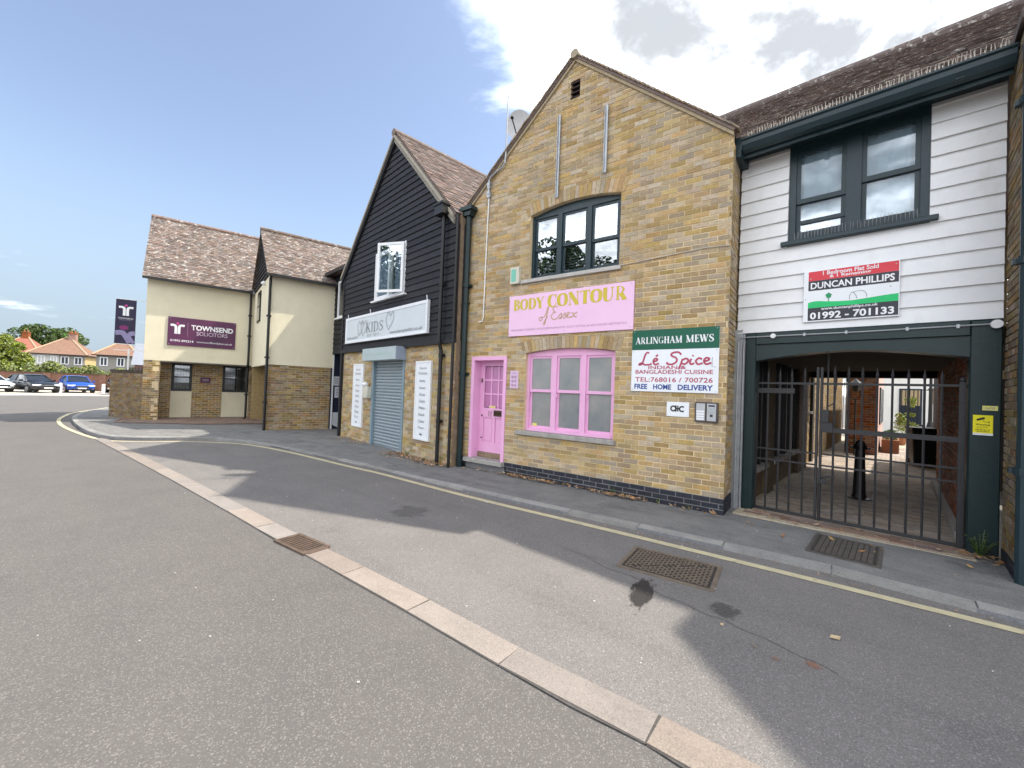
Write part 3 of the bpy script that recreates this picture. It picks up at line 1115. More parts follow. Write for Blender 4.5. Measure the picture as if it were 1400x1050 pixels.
# iron covers in the road
def cover(name, label, px, z, m, pattern):
    c = [ground(x, y, z) for x, y in px]               # far-left, near-left, far-right, near-right
    o = c[1]
    ex, ey = ((c[3] - c[1]) + (c[2] - c[0])) / 2, ((c[0] - c[1]) + (c[2] - c[3])) / 2
    lx, ly = ex.length, ey.length
    ex.normalize()
    ey = (ey - ex * ey.dot(ex)).normalized()
    r = thing(name, label, 'drain cover', (o.x, o.y, z), math.atan2(ex.y, ex.x))
    MB().box(-.03, lx + .03, -.03, .004, -.02, .011).box(-.03, lx + .03, ly - .004, ly + .03, -.02, .011).box(-.03, .004, .004, ly - .004, -.02, .0105).box(lx - .004, lx + .03, .004, ly - .004, -.02, .0105).build('frame', m, r)
    MB().box(.012, lx - .012, .012, ly - .012, -.02, .008).build('plate', mat('cover_plate_dark', (.055, .048, .042), (.035, .03, .028), 20, .9), r)  # plate coloured darker than the raised tread
    mb = MB()
    if pattern == 'stud':
        nx, ny = int(lx / .035), int(ly / .035)
        for i in range(nx):
            for j in range(ny):
                cx, cy = .025 + (lx - .05) * (i + .5) / nx, .025 + (ly - .05) * (j + .5) / ny
                if abs(cx / lx - cy / ly) < .02:
                    continue
                a = .7 if (i + j) % 2 else -.7
                mb.obox((cx, cy, .009), (.015 * math.cos(a), .015 * math.sin(a), 0), (-.006 * math.sin(a), .006 * math.cos(a), 0), (0, 0, .005))
    else:
        nx = int(lx / .05)
        for i in range(nx):
            for j in range(int(ly / .03)):
                cx, cy = .03 + (lx - .06) * (i + .5) / nx, .03 + (ly - .06) * (j + .5) / int(ly / .03)
                mb.obox((cx, cy, .008), (.019, 0, 0), (0, .007, 0), (0, 0, .004))
    mb.build('tread_pattern', m, r)
    return r


cover('inspection_cover', 'worn rectangular iron inspection cover in the lane beside the oil stain', [(871, 751), (848, 774), (985, 777), (968, 808)], RZ + .004, cast_m, 'stud')
cover('chamber_cover', 'iron chamber cover in the pavement in front of the iron gate', [(1121, 733), (1106, 753), (1207, 750), (1197, 777)], .001, mat('chamber_iron', (.13, .115, .10), (.085, .075, .07), 12, .6, .3, 60, metal=.3), 'rib')
c4 = [ground(x, y, RZ) for x, y in ((378, 740.5), (405, 731.5), (446, 749.5), (414, 757))]
ex = ((c4[3] - c4[0]) + (c4[2] - c4[1])) / 2
ang = math.atan2(ex.y, ex.x)
gl_ = thing('gully_grate', 'rusty slotted road gully grate set in the pale channel blocks', 'grate', (c4[0].x, c4[0].y, RZ), ang)
gx, gy = ex.length, .23
MB().box(0, gx, .0, gy, -.05, .009).build('pit_shade_slab', dark_in, gl_)  # solid dark slab painted in place of the shaded hollow under the bars
MB().box(-.02, gx + .02, -.02, .012, -.03, .018).box(-.02, gx + .02, gy - .012, gy + .02, -.03, .018).box(-.02, .012, .012, gy - .012, -.03, .0175).box(gx - .012, gx + .05, .012, gy - .012, -.03, .0175).build('frame', rust_m, gl_)
for i in range(11):
    x = .03 + (gx - .06) * i / 10
    MB().obox((x, gy / 2, .014), (.009, .004, 0), (-.012, gy / 2 - .014, 0), (0, 0, .004)).build('bar', rust_m, gl_)

# ================================================================== YELLOW BRICK SHOP
P = thing('brick_shop', 'yellow brick gabled shop with pink door and pink sash window', 'shop', FP.w(0, 0), FP.a)
gz = lambda u: 7.30 - .86 * abs(u + 2.49)
hole_up, hole_lo = arc_loop(-3.33, -1.59, 3.60, 4.78, .10), arc_loop(-3.33, -1.60, .83, 2.25, .07)
hole_door = [(-4.64, .13), (-4.64, 2.21), (-3.75, 2.21), (-3.75, .13)]
hole_vent = [(-2.58, 6.64), (-2.58, 6.98), (-2.40, 6.98), (-2.40, 6.64)]
wall_panel('wall', P, [(-5.0, -.15), (0, -.15), (0, gz(0)), (-2.49, 7.30), (-5.0, gz(-5.0))], [hole_up, hole_lo, hole_door, hole_vent], mortar, depth=.12)
bh = [(-3.33, -1.59, 3.60, 4.78), (-3.33, -1.60, .83, 2.25), (-4.64, -3.75, .1, 2.21), (-2.58, -2.40, 6.64, 6.98)]
ba = [(-2.46, .94, 4.78 + .215, .10), (-2.465, .935, 2.25 + .205, .07)]
brickwork(P, FP, -5.0, 0, .209, 7.4, brick_y, bh, ba, gz, n_ind=300)
arch_bricks(P, -2.46, .87, 4.78, .10, .215, brick_y)
arch_bricks(P, -2.465, .865, 2.25, .07, .205, brick_y)
MB().box(-5.0, 0, -.001, .004, -.15, .204).build('plinth_mortar', mortar_g, P)
brickwork(P, FP, -5.0, 0, -.091, .20, brick_b, [(-4.70, -3.73, -.1, .19)], n_ind=70, name='plinth_brick', y=-.006)
rw = MB().box(0.0, .75, .012, .03, -.15, 5.1).build('return_wall', mortar, P)
rw.rotation_euler = (0, 0, math.pi / 2)
FPr = Frame(FP.o.x, FP.o.y, -36.7 + 90)
brickwork(rw, FPr, .0, .70, .209, 5.06, brick_y, n_ind=60, phase=1)
brickwork(rw, FPr, .0, .70, -.091, .20, brick_b, n_ind=8, phase=1, name='plinth_brick', y=-.006)
MB().box(-5.0, -4.9, .1, 8, -.1, 5.1).box(-.12, -.035, .72, 8, -.1, 5.1).box(-4.9, -.12, 7.9, 8, -.1, 5.1).prism([(-5, 5.1), (0, 5.1), (-2.49, 7.25)], 7.9, 8.0).build('outer_walls', brick_t, P)
MB().box(-4.9, -.12, .15, 7.9, 2.55, 2.7).build('inner_floor', dark_in, P)
# roof
for s in (-1, 1):
    e = 2.49 if s > 0 else 2.40
    a, b = (-2.49, 7.33), (-2.49 + s * e, 7.33 - .86 * e)
    nx, nz = s * .652 * .06, .758 * .06
    MB().prism([a, b, (b[0] + nx, b[1] + nz), (a[0], a[1] + .08)] if s < 0 else [b, a, (a[0], a[1] + .08), (b[0] + nx, b[1] + nz)], -.055, 8.1).build('roof', tile_k, P)
    L = e / .758
    n = int(L / .098)
    vm = mat('verge_mortar', (.44, .36, .24), (.33, .27, .18), 20, .95, .5, 90)
    MB().prism([(a[0], a[1] - .055), (b[0], b[1] - .055), (b[0], b[1]), (a[0], a[1])] if s > 0 else [(b[0], b[1] - .055), (a[0], a[1] - .055), (a[0], a[1]), (b[0], b[1])], -.035, .05).build('verge', vm, P)
    tm = MB()
    me = None
    for i in range(n + 1):
        t = min(1.0, (i + .5) / n)
        x, z = a[0] + (b[0] - a[0]) * t, a[1] + (b[1] - a[1]) * t
        dx, dz = (b[0] - a[0]) / L / 1.32, (b[1] - a[1]) / L / 1.32
        ln = math.hypot(dx, dz)
        dx, dz = dx / ln, dz / ln
        jx = random.uniform(-.006, .006)
        c = (x + nx * .75 + jx * dx - dx * .01, -.0, z + nz * .75 + .014 + jx * dz)
        MB().obox(c, (dx * .072 - nx * .10, 0, dz * .072 - nz * .10), (0, .085 + random.uniform(-.006, .006), 0), (nx * .15, 0, nz * .15)).build('verge_tile', mat('verge_tile_clay', (.37, .28, .19), (.24, .18, .125), 14, .9, .4, 60, rnd=.3), P)
MB().tube([(-2.49, -.09, 7.375), (-2.49, .30, 7.375)], .075, 12).tube([(-2.49, .31, 7.375), (-2.49, 8.1, 7.375)], .072, 12).build('ridge_tile', mat('ridge_clay', (.42, .36, .27), (.30, .25, .18), 14, .9, .4, 60), P)
# attic vent
mb = MB()
for i in range(4):
    mb.obox((-2.49, .03, 6.685 + i * .085), (.085, 0, 0), (0, .035, .02), (0, -.004, .010))
v = mb.build('louvre_vent', mat('vent_brown', (.045, .022, .022), None, 5, .6), P)
MB().box(-2.58, -2.40, .09, .10, 6.64, 6.98).build('backing', dark_in, v)
# windows
wu = sash_window(P, -3.33, -1.59, 3.60, 4.78, .085, green_w, 3, .10, rail=(.47, .47, .44), fw=.055, mw=.085, sw=.042, name='upper_window', pane=g_clear)
MB().box(-3.47, -1.55, -.05, .12, 3.535, 3.60).build('sill', mat('pale_sill', (.52, .50, .47), (.42, .40, .37), 9, .85, .3, 80), wu, bevel=.006)
mb = MB()
for i in range(21):
    z = 3.70 + i * .05
    mb.obox((-2.46, .26, z), (.80, 0, 0), (0, .014, .018), (0, -.001, .001))
mb.build('blind', blind_m, wu, kind='stuff')
MB().box(-3.6, -1.3, .9, .92, 3.5, 5.0).build('room_backing', dark_in, wu)
wlo = sash_window(P, -3.33, -1.60, .84, 2.25, .075, pink_p, 3, .07, rail=.52, fw=.055, mw=.09, sw=.04, pane=frost_m, name='lower_window')
MB().box(-3.475, -1.55, -.065, .10, .76, .835).build('sill', stone, wlo, bevel=.006)
st = thing('window_sticker', 'small yellow sticker in lower left corner of pink window', 'sticker', FP.w(-3.21, .93, .08), FP.a)
quad(st, 'label_face', mat('sticker_yellow', (.75, .68, .12), (.6, .6, .3), 40, .5), 0, .10, 0, .05, .038)
for i in range(3):
    x = -3.275 + i * .585
    MB().box(x - .0, x + .02, .055, .075, 1.47, 1.53).build('sash_horn', pink_p, wlo)
# door
rec = .21
MB().box(-4.64, -4.565, -.018, rec + .05, .195, 2.205).box(-3.825, -3.75, -.018, rec + .05, .195, 2.205).box(-4.565, -3.825, -.017, rec + .05, 2.13, 2.206).build('door_frame', pink_p, P, bevel=.004)
dm = MB()
dl, dr, db_, dt = -4.565, -3.825, .30, 2.13
dm.box(dl, dl + .10, rec, rec + .045, db_, dt).box(dr - .10, dr, rec, rec + .045, db_, dt).box(dl + .10, dr - .10, rec, rec + .045, dt - .10, dt)
dm.box(dl + .10, dr - .10, rec, rec + .045, 1.00, 1.19).box(dl + .10, dr - .10, rec, rec + .045, db_, db_ + .2).box(-4.225, -4.165, rec, rec + .045, db_ + .2, 1.0)
for i in (1, 2):
    x = dl + .10 + (dr - dl - .20) * i / 3
    dm.box(x - .014, x + .014, rec + .004, rec + .04, 1.19, dt - .10)
    z = 1.19 + (dt - .10 - 1.19) * i / 3
    dm.box(dl + .10, dr - .10, rec + .005, rec + .039, z - .014, z + .014)
D = dm.build('door', pink_p, P)
for x0, x1 in ((dl + .10, -4.225), (-4.165, dr - .10)):
    MB().box(x0 + .02, x1 - .02, rec + .012, rec + .03, db_ + .225, .975).build('lower_panel', pink_p, D, bevel=.008)
    MB().box(x0, x1, rec + .024, rec + .034, db_ + .2, 1.0).build('panel_field', pink_p, D)
for i in range(3):
    for j in range(3):
        w3, h3 = (dr - dl - .20) / 3, (dt - .10 - 1.19) / 3
        MB().box(dl + .10 + i * w3 + .014, dl + .10 + (i + 1) * w3 - .014, rec + .018, rec + .024, 1.19 + j * h3 + .014, 1.19 + (j + 1) * h3 - .014).build('pane', pink_pane, D)
brass = mat('dull_brass', (.12, .085, .05), (.08, .06, .04), 20, .35, metal=.8)
MB().box(-4.20, -3.93, rec - .012, rec, 1.03, 1.15).build('letter_box', brass, D, bevel=.004)
MB().box(-4.18, -3.95, rec - .017, rec - .012, 1.06, 1.12).build('letter_flap', mat('bronze_flap', (.06, .045, .03), None, 20, .3, metal=.8), D)
text(D, '11', -4.33, -4.26, 1.02, 1.13, brass, rec - .003, bold=.02)
MB().tube([(-4.50, rec - .012, 1.03), (-4.50, rec, 1.03)], .018, 10).tube([(-4.50, rec - .012, .58), (-4.50, rec, .58)], .016, 10).tube([(-4.52, rec - .02, 1.70), (-4.52, rec - .02, 1.78)], .012, 8).build('lock', brass, D)
quad(D, 'sticker_patch', mat('sticker_orange', (.72, .50, .10), (.8, .72, .4), 50, .5), -4.32, -4.16, 1.19, 1.235, rec - .002)
MB().box(-4.565, -3.825, rec - .03, rec + .05, .20, .298).build('threshold', wood_m, P)
MB().box(-4.71, -3.735, -.10, rec - .03, .115, .198).build('step', stone, P, bevel=.008)
MB().box(-4.64, -3.75, .27, .30, .1, 2.2).build('door_backing', dark_in, P)
# pipe with hopper head
DPU = -4.805
downpipe(P, 'downpipe', green_p, [(DPU, -.085, -.02), (DPU, -.085, 5.1)], .058, [(DPU, -.085, 1.86), (DPU, -.085, 3.65), (DPU, -.085, .12)])
MB().prism([(DPU - .09, 5.06), (DPU + .09, 5.06), (DPU + .13, 5.16), (DPU - .13, 5.16)], -.17, -.02).box(DPU - .17, DPU + .17, -.21, -.02, 5.16, 5.22).box(DPU - .15, DPU + .15, -.19, -.021, 5.22, 5.25).build('hopper_head', green_p, P)
# two pale channels on the gable, cables, conduit
for (u, z0, z1) in ((-2.766, 4.97, 6.44), (-1.873, 5.16, 6.27)):
    MB().box(u - .028, u + .028, -.03, -.024, z0, z1).box(u - .028, u - .020, -.05, -.03, z0, z1).box(u + .020, u + .028, -.05, -.03, z0, z1).box(u - .02, u + .02, -.024, 0, z0 + .1, z0 + .13).box(u - .02, u + .02, -.024, 0, z1 - .13, z1 - .1).build('sign_rail', galv, P)
MB().tube([(-4.335, -.03, 5.40), (-4.36, -.02, 4.4), (-4.37, -.02, 3.3), (-4.37, -.02, 2.98), (-4.40, -.02, 2.90), (-4.48, -.02, 2.90)], .012, 6).build('cable', white_pl, P)
MB().tube([(-3.33, -.012, 3.50), (-2.4, -.012, 3.54), (-1.5, -.012, 3.60), (-.3, -.012, 3.66), (-.02, -.012, 3.64), (.02, .1, 3.55)], .008, 5).build('thin_cable', mat('old_cable', (.55, .50, .42), None, 5, .7), P)
MB().box(-4.38, -4.30, -.05, .0, 5.55, 5.66).build('bracket', galv, P)
MB().box(-4.37, -4.29, -.06, .0, 5.36, 5.46).build('bracket', galv, P)
ae = thing('aerial_mast', 'thin grey aerial mast with bent foot on the gable verge', 'aerial', FP.w(-4.33, 5.4, -.05), FP.a)
MB().tube([(0, 0, 0), (0, 0, .30), (.05, 0, .36), (.32, 0, .47), (.38, 0, .53), (.40, 0, .70), (.405, 0, 1.84)], [.018] * 6 + [.013], 8).build('pole', galv, ae)
MB().box(-.03, .03, -.02, .04, .02, .08).build('clamp', galv, ae)
MB().box(-.03, .03, -.02, .04, .18, .24).build('clamp', galv, ae)
# satellite dish behind the left verge
ds = thing('satellite_dish', 'pale grey satellite dish behind the left verge of the brick gable', 'satellite dish', FP.w(-3.97, 6.9, .40), FP.a)
mb = MB()
rings = [(r / 6 * .255, (r / 6) ** 2 * .06) for r in range(7)]
for (r, d) in rings:
    for j in range(24):
        a = 2 * math.pi * j / 24
        mb.v.append((r * math.cos(a), -d, r * 1.08 * math.sin(a)))
for i in range(6):
    for j in range(24):
        mb.f.append((i * 24 + j, i * 24 + (j + 1) % 24, (i + 1) * 24 + (j + 1) % 24, (i + 1) * 24 + j))
dish = mb.build('reflector', mat('dish_grey', (.66, .68, .70), (.60, .62, .64), 6, .5), ds, smooth=True)
dish.rotation_euler = (.30, 0, .45)
MB().tube([(0, -.05, -.27), (.08, -.36, -.06)], .012, 6).tube([(.08, -.36, -.06), (.05, -.30, -.02)], .03, 8).build('feed_arm', black_pl, ds)
MB().tube([(0, .02, 0), (0, .12, -.1), (0, .12, -.75)], .02, 8).build('mount', galv, ds)
al = board('alarm_box', 'small cream burglar alarm box with green face beside upper window', 'alarm', FP, -3.70, -3.50, 3.545, 3.86, mat('alarm_cream', (.62, .60, .50), None, 5, .5), th=.07)
quad(al, 'green_face', mat('alarm_green', (.10, .45, .33), (.25, .55, .45), 30, .4), .025, .13, .04, .27, -.002)
lm = thing('wall_lamp', 'small dark wall lamp beside the green downpipe', 'lamp', FP.w(-4.78, 3.30, 0), FP.a)
MB().tube([(0, 0, 0), (0, -.09, .0), (-.02, -.13, -.03)], [.02, .02, .035], 8).build('body', black_pl, lm)

# signs on the shop
bc = board('shop_sign', 'wide pink BODY CONTOUR of Essex shop sign with gold letters', 'sign', FP, -3.72, -1.317, 2.57, 3.318, pink_s, th=.03)
serif(bc, 'BODY', .10, .76, .475, .675, gold, -.002, T=.30, t=.08)
serif(bc, 'CONTOUR', .85, 2.29, .475, .695, gold, -.002, T=.32, t=.08)
ess = [[(-.06, .34), (-.16, .28), (-.17, .12), (-.08, .08), (-.03, .22), (-.08, .34), (.0, .30)],
       [(.02, .30), (.10, .50), (.18, .95), (.22, 1.1), (.20, .8), (.12, .1), (.07, -.25), (.03, -.2), (.10, .1), (.20, .35)],
       [(.62, .98), (.52, 1.06), (.42, .92), (.48, .68), (.54, .62), (.42, .55), (.36, .28), (.46, .08), (.60, .14), (.70, .34)],
       [(.70, .34), (.78, .5), (.80, .3), (.78, .12), (.70, .12), (.86, .28), (.94, .5), (.96, .3), (.93, .12), (.86, .12)],
       [(.98, .2), (1.08, .34), (1.12, .48), (1.05, .5), (1.02, .28), (1.08, .12), (1.2, .2)],
       [(1.2, .46), (1.28, .4), (1.32, .2), (1.42, .12)], [(1.44, .48), (1.34, .38), (1.26, .2), (1.18, .12)]]
strokes(bc, ess, .76, .235, .47, .23, gold2, -.002, .085)
text(bc, 'PERMANENT MAKEUP, MICRODERMABRASION, BODY LIFTING & ADVANCED AESTHETICS', .06, 2.30, .085, .125, mauve, -.002)
for x_, z_ in ((.04, .04), (2.36, .04), (.04, .71), (2.36, .71), (1.2, .04), (1.2, .71)):
    MB().tube([(x_, -.005, z_), (x_, 0, z_)], .008, 8).build('screw', galv, bc)
ar = board('mews_sign', 'green and white Arlingham Mews and Indian cuisine sign on brick wall', 'sign', FP, -1.322, -.103, 1.62, 2.545, white_s, th=.02)
quad(ar, 'green_band', green_s, 0, 1.219, .625, .925, -.001)
serif(ar, 'ARLINGHAM', .055, .735, .715, .815, white_l, -.003, T=.24, t=.08)
serif(ar, 'MEWS', .785, 1.15, .718, .82, white_l, -.003, T=.24, t=.08)
lesp = [[(.30, 1.02), (.24, 1.08), (.18, .85), (.12, .3), (.06, .05), (.0, .05), (.06, .16), (.2, .03), (.34, .06), (.38, .16)],
        [(.44, .30), (.52, .36), (.55, .5), (.47, .54), (.43, .3), (.48, .05), (.6, .14)], [(.50, .72), (.56, .88)],
        [(1.22, .84), (1.14, 1.05), (.98, 1.0), (.95, .78), (1.08, .58), (1.10, .3), (.98, .06), (.84, .10), (.84, .24)],
        [(1.26, .5), (1.22, .1), (1.16, -.35)], [(1.25, .40), (1.36, .52), (1.42, .35), (1.34, .08), (1.24, .12)],
        [(1.50, .50), (1.46, .2), (1.50, .05), (1.58, .14)], [(1.53, .70), (1.55, .78)],
        [(1.78, .44), (1.70, .54), (1.62, .3), (1.68, .05), (1.80, .14)],
        [(1.84, .28), (1.94, .36), (1.96, .5), (1.88, .54), (1.83, .3), (1.89, .05), (2.02, .16)]]
strokes(ar, lesp, .115, .395, .50, .175, crimson, -.002, .15)
text(ar, 'INDIAN &', .26, .80, .335, .385, crimson, -.003, bold=.015)
text(ar, 'BANGLADESHI CUISINE', .065, 1.15, .265, .325, crimson, -.0025, bold=.015)
text(ar, 'TEL:768016 / 700726', .065, 1.15, .145, .215, crimson, -.0025, bold=.015, space=1.05)
for s_, a, b in (('FREE', .055, .25), ('HOME', .34, .60), ('DELIVERY', .69, 1.155)):
    text(ar, s_, a, b, .035, .112, blue_l, -.0025, bold=.03)
strokes(ar, [[(1.135, .50), (1.135, .365), (1.185, .365)]], 0, 0, 1, 1, grey_l, -.002, .006, smooth=False)
for x_, z_ in ((.03, .025), (1.19, .025), (.03, .60), (1.19, .60), (.03, .90), (1.19, .90)):
    MB().tube([(x_, -.005, z_), (x_, 0, z_)], .007, 8).build('screw', galv, ar)
ac = board('initials_plaque', 'small white plaque lettered a plus c beside intercom', 'sign', FP, -.780, -.470, 1.272, 1.482, white_s, th=.012)
ring = lambda cx, cz, r, a0, a1: [(cx + r * math.cos(R(a0 + (a1 - a0) * i / 10)), cz + r * math.sin(R(a0 + (a1 - a0) * i / 10)), .020) for i in range(11)]
strokes(ac, [ring(.095, .115, .035, 20, 340), [(.13, .07, .02), (.13, .16, .02)], [(.125, .115, .018), (.19, .115, .018)], [(.158, .075, .018), (.158, .158, .018)], ring(.215, .112, .035, 45, 315)], 0, 0, 1, 1, black_l, -.002, .02, smooth=False)
ic = board('intercom', 'steel door entry intercom with twin panels on brick wall', 'intercom', FP, -.385, -.090, 1.222, 1.497, mat('intercom_bronze', (.10, .085, .08), None, 5, .4, metal=.5), th=.05)
for x0, x1 in ((.018, .132), (.155, .272)):
    MB().box(x0, x1, -.008, 0, .018, .257).build('face_plate', alu, ic, bevel=.003)
for i in range(4):
    MB().box(.026, .124, -.012, -.008, .03 + i * .034, .055 + i * .034).build('name_slot', white_pl, ic)
MB().box(.195, .232, -.012, -.008, .075, .11).build('button', dark_s, ic)
MB().box(.175, .255, -.011, -.008, .215, .238).build('screen', dark_s, ic)
MB().box(.165, .262, -.0105, -.008, .125, .20).build('speaker', galv, ic)
hp = board('notice_plate', 'narrow pink notice plate with printed rows beside pink door', 'sign', FP, -3.66, -3.475, 1.60, 1.925, mat('pink_pale', (.72, .52, .72), None, 3, .4), th=.008)
text(hp, 'WAX', .035, .15, .265, .295, mauve, -.002, bold=.02)
for i in range(3):
    z = .03 + i * .078
    strokes(hp, [ring(.06, z + .025, .018, 0, 360), ring(.125, z + .025, .018, 0, 360)], 0, 0, 1, 1, mauve, -.002 - .0005 * i, .014, smooth=False)

# ================================================================== WHITE BOARDED HOUSE OVER THE GATEWAY
G = thing('boarded_house', 'white weatherboarded house with dark green trim above the gateway', 'house', FG.w(0, 0), FG.a)
win = (.40, 1.76, 3.72, 5.02)
GU0, GU1 = -.19, 2.325
MB().box(GU0, win[0], .0, .1, 2.50, 5.02).box(win[1], GU1, .0, .1, 2.50, 5.02).box(win[0], win[1], .0, .1, 2.50, 3.70).build('wall', mat('boarding_backing', (.25, .25, .26), None, 3, .9), G)
boards(G, GU0, GU1, 2.505, 5.02, white_board, .1895, y=0, holes=[(win[0] - .005, win[1] + .005, win[2] - .03, 5.1)], name='white_board', th=.036)
wg = sash_window(G, win[0], win[1], win[2], win[3], .012, green_w, 2, rail=(.40, .48), fw=.075, mw=.15, sw=.05, name='window', pane=g_sky)
MB().box(win[0] - .075, win[1] + .075, -.09, .09, 3.655, 3.715).build('sill', green_w, wg, bevel=.006)
MB().box(win[0] + .13, win[0] + .60, .045, .075, 3.95, 4.0).build('sash_bar', green_w, wg)
MB().add([(.45 + i * .05, .115 + .010 * math.sin(i * 2.1), z) for z in (3.75, 5.0) for i in range(27)], [(i, i + 1, i + 28, i + 27) for i in range(26)]).build('net_curtain', mat('net_curtain', (.78, .82, .86), (.66, .72, .78), 3, .9), wg)
mb = MB()
for i in range(34):
    x = win[0] + .08 + i * .036 + random.uniform(-.004, .004)
    for yy, lean in ((-.045, -.02), (-.02, .02)):
        mb.tube([(x, yy, 3.715), (x + random.uniform(-.008, .008), yy + lean, 3.715 + .11)], .0022, 4)
mb.build('sill_spikes', galv, wg)
# fascia and gutter
MB().box(-.20, 2.33, -.30, .10, 5.02, 5.045).build('soffit', green_w, G)
MB().box(-.20, 2.33, -.30, -.275, 4.93, 5.02).box(-.20, 2.33, -.32, -.27, 5.047, 5.11).build('fascia', green_w, G)
gp = [(-.32, 5.00), (-.335, 4.97), (-.40, 4.99), (-.44, 5.05), (-.445, 5.10), (-.47, 5.115), (-.47, 5.135), (-.455, 5.135), (-.435, 5.11), (-.425, 5.06), (-.39, 5.01), (-.335, 4.99)]
mb = MB()
n = len(gp)
mb.add([(-.10, y, z) for y, z in gp] + [(2.335, y, z) for y, z in gp], [(i, (i + 1) % n, (i + 1) % n + n, i + n) for i in range(n)] + [tuple(range(n))[::-1], tuple(range(n, 2 * n))])
mb.box(-.105, -.095, -.45, -.32, 4.985, 5.12)
mb.box(-.095, 2.33, -.43, -.33, 5.09, 5.10)
for u in (.75, 1.95):
    mb.box(u - .03, u + .03, -.452, -.33, 4.978, 4.985)
mb.build('gutter', green_w, G)
MB().box(-.27, -.105, -.44, .05, 4.90, 5.17).build('gutter_box', green_w, G)
mb = MB()
for i in range(72):
    u = -.02 + i * .0325 + random.uniform(-.005, .005)
    for lean in (-.03, .02):
        mb.tube([(u, -.40, 5.125), (u + random.uniform(-.01, .01), -.40 + lean, 5.125 + .11 + random.uniform(-.02, .01))], .0026, 4)
mb.box(-.02, 2.33, -.415, -.385, 5.118, 5.126)
mb.build('bird_spikes', mat('spike_plastic', (.62, .58, .50), (.5, .47, .4), 9, .5), G)
# roof
rise_o, rise_z = 4.0, 8.33
sv = Vector((0, rise_o + .38, rise_z - 5.13))
MB().add([(-3.5, -.38, 5.10), (4.2, -.38, 5.10), (4.2, rise_o, rise_z - .03), (-3.5, rise_o, rise_z - .03), (4.2, 8.3, 5.1), (-3.5, 8.3, 5.1)], [(0, 1, 2, 3), (3, 2, 4, 5)]).build('roof', tile_d, G)
lim = lambda a, h: (a + (-3.0) > -.28 - h * 1.1)
tile_roof(G, FG, (-3.0, -.39, 5.115), (1, 0, 0), sv, 7.0, sv.length, tile_d, n_ind=300, mask=lambda a, h: a - 3.0 > -.40 - h * .62)
MB().tube([(-3.0, rise_o, rise_z + .02), (4.2, rise_o, rise_z + .02)], .11, 10).build('ridge_tile', tile_d, G)
# the gateway frame
MB().box(-.075, .055, -.03, .22, -.03, 2.5).build('gate_post_timber', green_p, G, bevel=.01)
MB().box(2.095, 2.325, -.03, .22, -.06, 2.5).build('gate_post_timber', green_p, G, bevel=.01)
n = 12
low = [(.055 + 2.04 * i / n, 2.105 + .115 * (1 - abs(2 * i / n - 1) ** 1.6)) for i in range(n + 1)]
MB().prism(low + [(2.095, 2.335), (.055, 2.335)], -.012, .21).build('arched_lintel', green_p, G)
MB().box(.055, 2.095, -.045, .21, 2.336, 2.498).build('lintel_beam', green_p, G, bevel=.006)
MB().box(2.098, 2.10, -.034, -.031, 1.0, 2.3)
bead = MB()
for a, b in zip(low[:-1], low[1:]):
    bead.obox(((a[0] + b[0]) / 2, -.02, (a[1] + b[1]) / 2 + .012), ((b[0] - a[0]) / 2, 0, (b[1] - a[1]) / 2), (0, .012, 0), (0, 0, .012))
bead.build('lintel_bead', green_p, G)
# festoon conduit with round boxes
cz = 2.44
mb = MB().tube([(-.165, -.06, .0), (-.165, -.06, cz - .06), (-.15, -.06, cz - .015), (-.11, -.06, cz), (.2, -.06, cz), (1.2, -.06, cz - .005), (2.25, -.06, cz + .005)], .009, 6)
for u in (.62, 1.05, 1.60, 2.0):
    mb.box(u - .012, u + .012, -.07, -.045, cz - .02, cz + .02)
cd_ = mb.build('conduit', galv, G)
for u, r in ((.27, .032), (2.275, .045)):
    o = MB().tube([(u, -.095, cz), (u, -.045, cz)], r, 14).build('junction_box', white_pl, cd_)
MB().box(-.235, -.115, -.035, .10, -.02, 2.56).box(-.115, -.085, -.02, .08, -.02, 2.5).build('steel_trunking', galv, G, bevel=.004)
mb = MB().tube([(-.10, -.04, -.02), (-.10, -.04, 2.3), (-.08, -.04, 2.38)], .008, 6)
mb.build('thin_conduit', galv, G)
# passage under the house
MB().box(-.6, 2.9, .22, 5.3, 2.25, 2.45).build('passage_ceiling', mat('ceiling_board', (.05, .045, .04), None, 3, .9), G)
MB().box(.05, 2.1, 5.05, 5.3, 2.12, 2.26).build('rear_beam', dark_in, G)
pl = MB().box(-.12, -.02, 1.3, 1.75, 0, 2.26).box(-.12, -.02, 4.2, 5.25, 0, 2.26).box(-.16, -.10, .22, 4.2, 0, .45).build('passage_wall', brick_d, G)
MB().box(-.14, .0, .25, 1.30, .45, .52).box(-.14, .0, 1.75, 4.2, .45, .52).build('shop_sill', stone, G)
MB().box(-.13, -.11, .25, 1.3, .52, 2.26).box(-.13, -.11, 1.75, 4.2, .52, 2.26).build('shop_glass', g_dark, G)
mb = MB()
for o_ in (.27, .62, .96, 1.27, 1.78, 2.4, 3.0, 3.6, 4.17):
    mb.box(-.14, -.06, o_ - .025, o_ + .025, .52, 2.26)
mb.build('shop_mullion', black_m, G)
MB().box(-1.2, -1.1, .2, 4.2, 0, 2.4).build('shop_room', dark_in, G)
FGl = Frame(*(FG.w(-.02, 0, 0)).xy, -43 + 90)
pw = MB().box(.25, 5.25, .012, .12, 0, 2.26).build('passage_side', mortar_p, G)
pw.location = (2.12, 0, 0)
pw.rotation_euler = (0, 0, math.pi / 2)
pw.scale = (1, -1, 1)
brickwork(pw, FGl, .25, 5.25, .0, 2.25, brick_r, n_ind=0)
MB().box(2.04, 2.115, .5, 5.2, 0, .10).build('passage_kerb', stone, G)
MB().box(-.8, 3.0, 5.3, 5.4, 2.12, 5.1).box(-.8, .0, 5.25, 5.4, 2.0, 2.2).build('rear_wall', brick_t, G)
